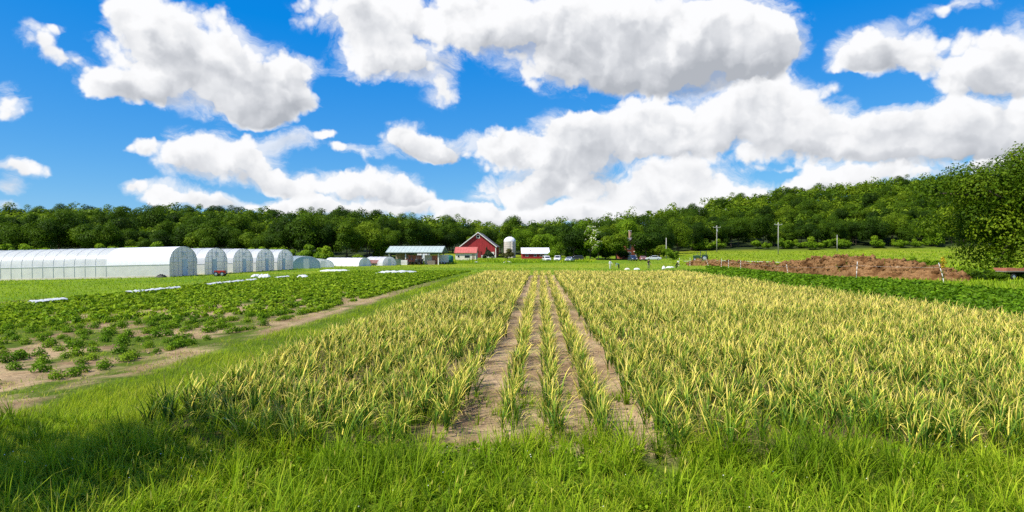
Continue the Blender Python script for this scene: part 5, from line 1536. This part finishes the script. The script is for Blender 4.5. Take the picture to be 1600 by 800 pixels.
# ------------------------------------------------------------------ bushy crops left and right of the garlic
def crops():
    P = []
    for k in range(19):
        r0 = -10.55 - .98 * k
        s = 8.0
        while s < 95:
            x, y = rs_xy(r0 + rng.normal(0, .07), s)
            gap = fnoise(np.array([x]), np.array([y]), 2.2, 3)[0]
            dens = np.interp(-r0, [10, 13, 17, 21, 27], [.55, .60, .68, .80, .95]) + np.clip((s - 30) / 50, 0, .4)
            if rng.random() < dens - (.30 if gap > .58 and s < 50 else 0) and abs(x) < .84 * y + 1.5: P.append((x, y, r0))
            s += rng.uniform(.25, .45)
    P = np.array(P); z = ground_z(P[:, 0], P[:, 1]); pos = np.stack([P[:, 0], P[:, 1], z], 1)
    dist = np.hypot(P[:, 0], P[:, 1])
    vis = np.abs(P[:, 0]) < .80 * P[:, 1]
    order = np.argsort(np.where(vis, dist, 1e9)); near = order[:150]; rest = order[150:]
    forms = []
    for k in range(8):
        v, q, c = clump_cards(np.zeros((1, 3)), np.array([.27]), np.array([.30]), 230, np.array([.06]), np.array([rng.uniform(.4, .8)]))
        n = 26
        b = blades(np.zeros((n, 3)), U(0, 6.28, n), U(.22, .34, n), U(.006, .010, n), U(.2, .9, n), U(.0, .5, n), 3, np.full(n, .1), np.full(n, .5), U(0, 1, n), U(0, 1, n))
        forms.append((np_mesh('stalks', b[0], b[1], M['crop'], b[2]), np_mesh('foliage', v, q, M['crop'], c)))
    count = {}; labels = {}
    for i in sorted(near, key=lambda i: P[i, 1]):
        rw = int(round((-10.55 - P[i, 2]) / .98)) + 1; count[rw] = count.get(rw, 0) + 1
        labels[i] = '%s bushy plant from the front in the %s row left of the bare strip' % (nth(count[rw]), nth(rw))
    for i in near:
        f = forms[int(rng.integers(0, 8))]; s = rng.uniform(.7, 1.35)
        t = empty('vegetable_plant', tuple(pos[i]), rng.uniform(0, 6.28)); t.scale = (s * .70, s * .70, s * rng.uniform(.55, .85))
        part('foliage', f[1], t); part('stalks', f[0], t)
        tag(t, labels[i], 'vegetable', 'bushy plants of the left plot')
    parts = []
    d = dist[rest]
    for lo, hi, nc, sz in ((0, 26, 90, .105), (26, 45, 52, .15), (45, 200, 26, .24)):
        k = rest[(d >= lo) & (d < hi)]
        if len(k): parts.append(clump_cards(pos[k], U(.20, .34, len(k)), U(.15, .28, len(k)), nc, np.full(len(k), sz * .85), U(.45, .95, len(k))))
    v, q, c = join(parts)
    o = part('left_crop', np_mesh('left_crop', v, q, M['crop'], c), None); tag(o, 'dense rows of low green vegetables across the left field', 'crop rows', kind='stuff'); o.name = 'vegetable_crop'
    nq = len(q)
    # darker strip right of the garlic
    P = []
    for k in range(17):
        r0 = R_RIGHT + .75 + .85 * k
        s = 16.0
        while s < 118:
            x, y = rs_xy(r0 + rng.normal(0, .1), s)
            px = 800 + 1000 * x / y
            dd = np.interp(px, [1000, 1052, 1150, 1245, 1330, 1515, 1700], [135, 126, 108, 81, 65, 56, 48])
            if y < dd - 1.5 and abs(x) < .84 * y + 1.5 and rng.random() < .93 and not (y > 92 and px < 1105): P.append((x, y))
            s += rng.uniform(.45, .75) * (1 if s < 50 else 1.5)
    P = np.array(P); pos = np.stack([P[:, 0], P[:, 1], ground_z(P[:, 0], P[:, 1])], 1); d = np.hypot(P[:, 0], P[:, 1])
    parts = []
    for lo, hi, nc, sz in ((0, 40, 70, .14), (40, 70, 34, .21), (70, 300, 16, .32)):
        k = (d >= lo) & (d < hi)
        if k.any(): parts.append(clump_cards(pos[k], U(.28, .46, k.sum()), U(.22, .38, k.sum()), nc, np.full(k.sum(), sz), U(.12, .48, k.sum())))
    v, q, c = join(parts)
    o = part('leafy_crop', np_mesh('leafy_crop', v, q, M['crop'], c), None); tag(o, 'strip of dark green leafy crop between the garlic and the soil heap', 'crop rows', kind='stuff')
    print('crops', nq, len(q))
crops()

def clods():
    bm = bmesh.new(); bmesh.ops.create_icosphere(bm, subdivisions=1, radius=1.0)
    V = np.array([v.co[:] for v in bm.verts]); F = np.array([[v.index for v in f.verts] for f in bm.faces]); bm.free()
    def lumps(x, y, z, sz):
        n = len(x)
        J = V[None] * (1 + rng.normal(0, .22, (n, len(V), 1))) * sz[:, None, None] * np.array([1, 1, .65])
        a = U(0, 6.28, n); ca, sa = np.cos(a)[:, None], np.sin(a)[:, None]
        J = np.stack([J[:, :, 0] * ca - J[:, :, 1] * sa, J[:, :, 0] * sa + J[:, :, 1] * ca, J[:, :, 2]], 2)
        return (J + np.stack([x, y, z], 1)[:, None, :]).reshape(-1, 3), (F[None] + (np.arange(n) * len(V))[:, None, None]).reshape(-1, 3)
    n = 1500
    x, y, r, s = scatter(n, VERGE - .4, 34, lambda s: (np.full_like(s, -1.7), np.full_like(s, 2.1)), 2)
    x2, y2, r2, s2 = scatter(800, 9, 36, lambda s: (np.full_like(s, -17.), np.full_like(s, -9.2)), 2)
    k = in_view(x2, y2); x = np.concatenate([x, x2[k]]); y = np.concatenate([y, y2[k]]); n = len(x)
    v, q = lumps(x, y, ground_z(x, y) + .045 * (np.abs(xy_rs(x, y)[0] - BED0) < .9), np.abs(rng.normal(0, .016, n)) + .008)
    o = part('soil_clods', np_mesh('soil_clods', v, q, surf('clod_soil', (.34, .24, .14), .95, .2, 5.0)), None); tag(o, 'loose clods of dry soil on the paths and bare ground', 'soil', kind='stuff')
clods()

# ------------------------------------------------------------------ people working at the far end of the field
def person(loc, rz, pose, cols, label, hat=None):
    """body as one skin grown round a posed skeleton; local -y is forward"""
    bend, crouch = pose.get('bend', 0), pose.get('crouch', 0)
    hip_z = .92 - .50 * crouch
    J = {}; rad = {}; tagm = {}; E = []
    def add(n, p, r, m, par=None):
        J[n] = Vector(p); rad[n] = r; tagm[n] = m
        if par: E.append((par, n))
    B = Matrix.Rotation(bend, 3, 'X')
    pel = Vector((0, .10 * bend + .05 * crouch, hip_z))
    def T_(x, y, z): return pel + B @ Vector((x, y, z))
    add('pelvis', pel, .145, 1)
    add('waist', T_(0, 0, .18), .125, 0, 'pelvis'); add('chest', T_(0, 0, .42), .155, 0, 'waist'); add('neck', T_(0, 0, .60), .06, 2, 'chest')
    add('skull', T_(0, -.02, .70), .092, 2, 'neck'); add('crownv', T_(0, -.01, .80), .088, 3, 'skull'); add('nose', T_(0, -.115, .71), .018, 2, 'skull')
    for s, k in ((-1, 'l'), (1, 'r')):
        arm = pose.get('arm_' + k, (.12, -.1, -.30, .05, -.2, -.26))
        sh = T_(s * .19, 0, .50); add('sh' + k, sh, .072, 0, 'chest')
        el = sh + Vector((s * arm[0], arm[1], arm[2])); add('el' + k, el, .050, 0, 'sh' + k)
        wr = el + Vector((s * arm[3], arm[4], arm[5])); add('wr' + k, wr, .034, 2, 'el' + k)
        dr = (wr - el).normalized(); sd = dr.cross(Vector((0, 1, .3))).normalized()
        pa = wr + dr * .07; add('pa' + k, pa, .032, 2, 'wr' + k)
        for f in range(4):
            b0 = pa + sd * (f - 1.5) * .018 + dr * (.045 - .006 * abs(f - 1.3)); add('f%s%da' % (k, f), b0, .010, 2, 'pa' + k)
            add('f%s%db' % (k, f), b0 + dr * .035 + Vector((0, -.015, 0)), .009, 2, 'f%s%da' % (k, f))
        add('t%sa' % k, wr + dr * .05 + sd * .045, .011, 2, 'pa' + k); add('t%sb' % k, wr + dr * .085 + sd * .055, .009, 2, 't%sa' % k)
        hp = pel + Vector((s * .10, 0, -.06)); add('hp' + k, hp, .100, 1, 'pelvis')
        kn = Vector((s * (.13 + .05 * crouch), pel.y - .02 - .40 * crouch, .50 - .04 * crouch)); add('kn' + k, kn, .068, 1, 'hp' + k)
        an = Vector((s * .13, pel.y + .03 - .06 * crouch, .09)); add('an' + k, an, .046, 1, 'kn' + k)
        add('to' + k, an + Vector((s * .03, -.17, -.05)), .038, 4, 'an' + k)
    names = list(J)
    me = bpy.data.meshes.new('skeleton'); me.from_pydata([J[n] for n in names], [(names.index(a), names.index(b)) for a, b in E], [])
    tmp = bpy.data.objects.new('skeleton', me); COL.objects.link(tmp)
    md = tmp.modifiers.new('skin', 'SKIN'); md.use_smooth_shade = True
    for i, n in enumerate(names): me.skin_vertices[0].data[i].radius = (rad[n], rad[n] * (.8 if n in ('chest', 'waist', 'pelvis') else 1)); 
    me.skin_vertices[0].data[0].use_root = True
    sb = tmp.modifiers.new('sub', 'SUBSURF'); sb.levels = 1; sb.render_levels = 1
    dg = bpy.context.evaluated_depsgraph_get(); dg.update()
    body = bpy.data.meshes.new_from_object(tmp.evaluated_get(dg))
    bpy.data.objects.remove(tmp)
    body.materials.clear()
    for m in cols: body.materials.append(m)
    pts = np.array([J[n][:] for n in names]); tg = np.array([tagm[n] for n in names])
    for f in body.polygons:
        c = np.array(f.center); f.material_index = int(tg[np.argmin(np.linalg.norm(pts - c, axis=1) / np.array([max(rad[n], .03) for n in names]) ** .5)])
    t = empty('person', loc, rz)
    part('body', body, t)
    hd = J['crownv']
    mb = MB().lathe([(.105, -.06), (.112, 0), (.09, .07), (.04, .105), (0, .11)], 14)
    mb.build('hair', cols[3], t, True, loc=tuple(hd))
    if hat:
        h = MB().lathe([(.20, .0), (.205, .015), (.118, .02), (.11, .10), (.06, .13), (0, .135)], 16).build('hat', hat, t, True, loc=tuple(hd + Vector((0, 0, .02))))
        h.rotation_euler = (bend, 0, 0)
    tag(t, label, 'person', 'people working in the field'); return t
cw = surf('cloth_white', (.76, .76, .74), .9, .06, 9); ct = surf('cloth_teal', (.12, .30, .33), .9, .1, 9); ck = surf('cloth_black', (.012, .013, .016), .9, .1, 9)
cg = surf('cloth_grey', (.10, .11, .13), .9, .1, 9); cn = surf('cloth_navy', (.012, .02, .04), .9, .1, 9); cd = surf('cloth_khaki', (.42, .37, .27), .9, .1, 9)
hr_ = surf('dark_hair', (.02, .014, .010), .8, .1, 20); bt = surf('boots', (.03, .024, .02), .8, .1, 9)
person(spot(953.5, 128), R(20), {}, [cw, cw, M['skin'], hr_, bt], 'person in white shirt and white trousers standing at the far end of the garlic')
person(spot(966, 126), R(-70), {'bend': 1.25, 'arm_l': (.02, -.08, -.28, 0, -.03, -.25), 'arm_r': (.02, -.12, -.27, 0, -.02, -.25)}, [ct, cn, M['skin'], hr_, bt], 'person in teal shirt bending over beside the one in white')
person(spot(1013.5, 124), R(10), {'arm_l': (.10, -.05, -.28, .0, -.18, -.18)}, [ck, cg, M['skin'], hr_, bt], 'person in black top standing behind the garlic field')
person(spot(1056.5, 112), R(60), {'crouch': .85, 'bend': .55, 'arm_l': (.05, -.2, -.2, 0, -.2, -.15), 'arm_r': (.05, -.2, -.2, 0, -.2, -.15)}, [ck, ck, M['skin'], hr_, bt], 'person in dark clothes and pale hat crouching beside the fence line', M['white_paint'])
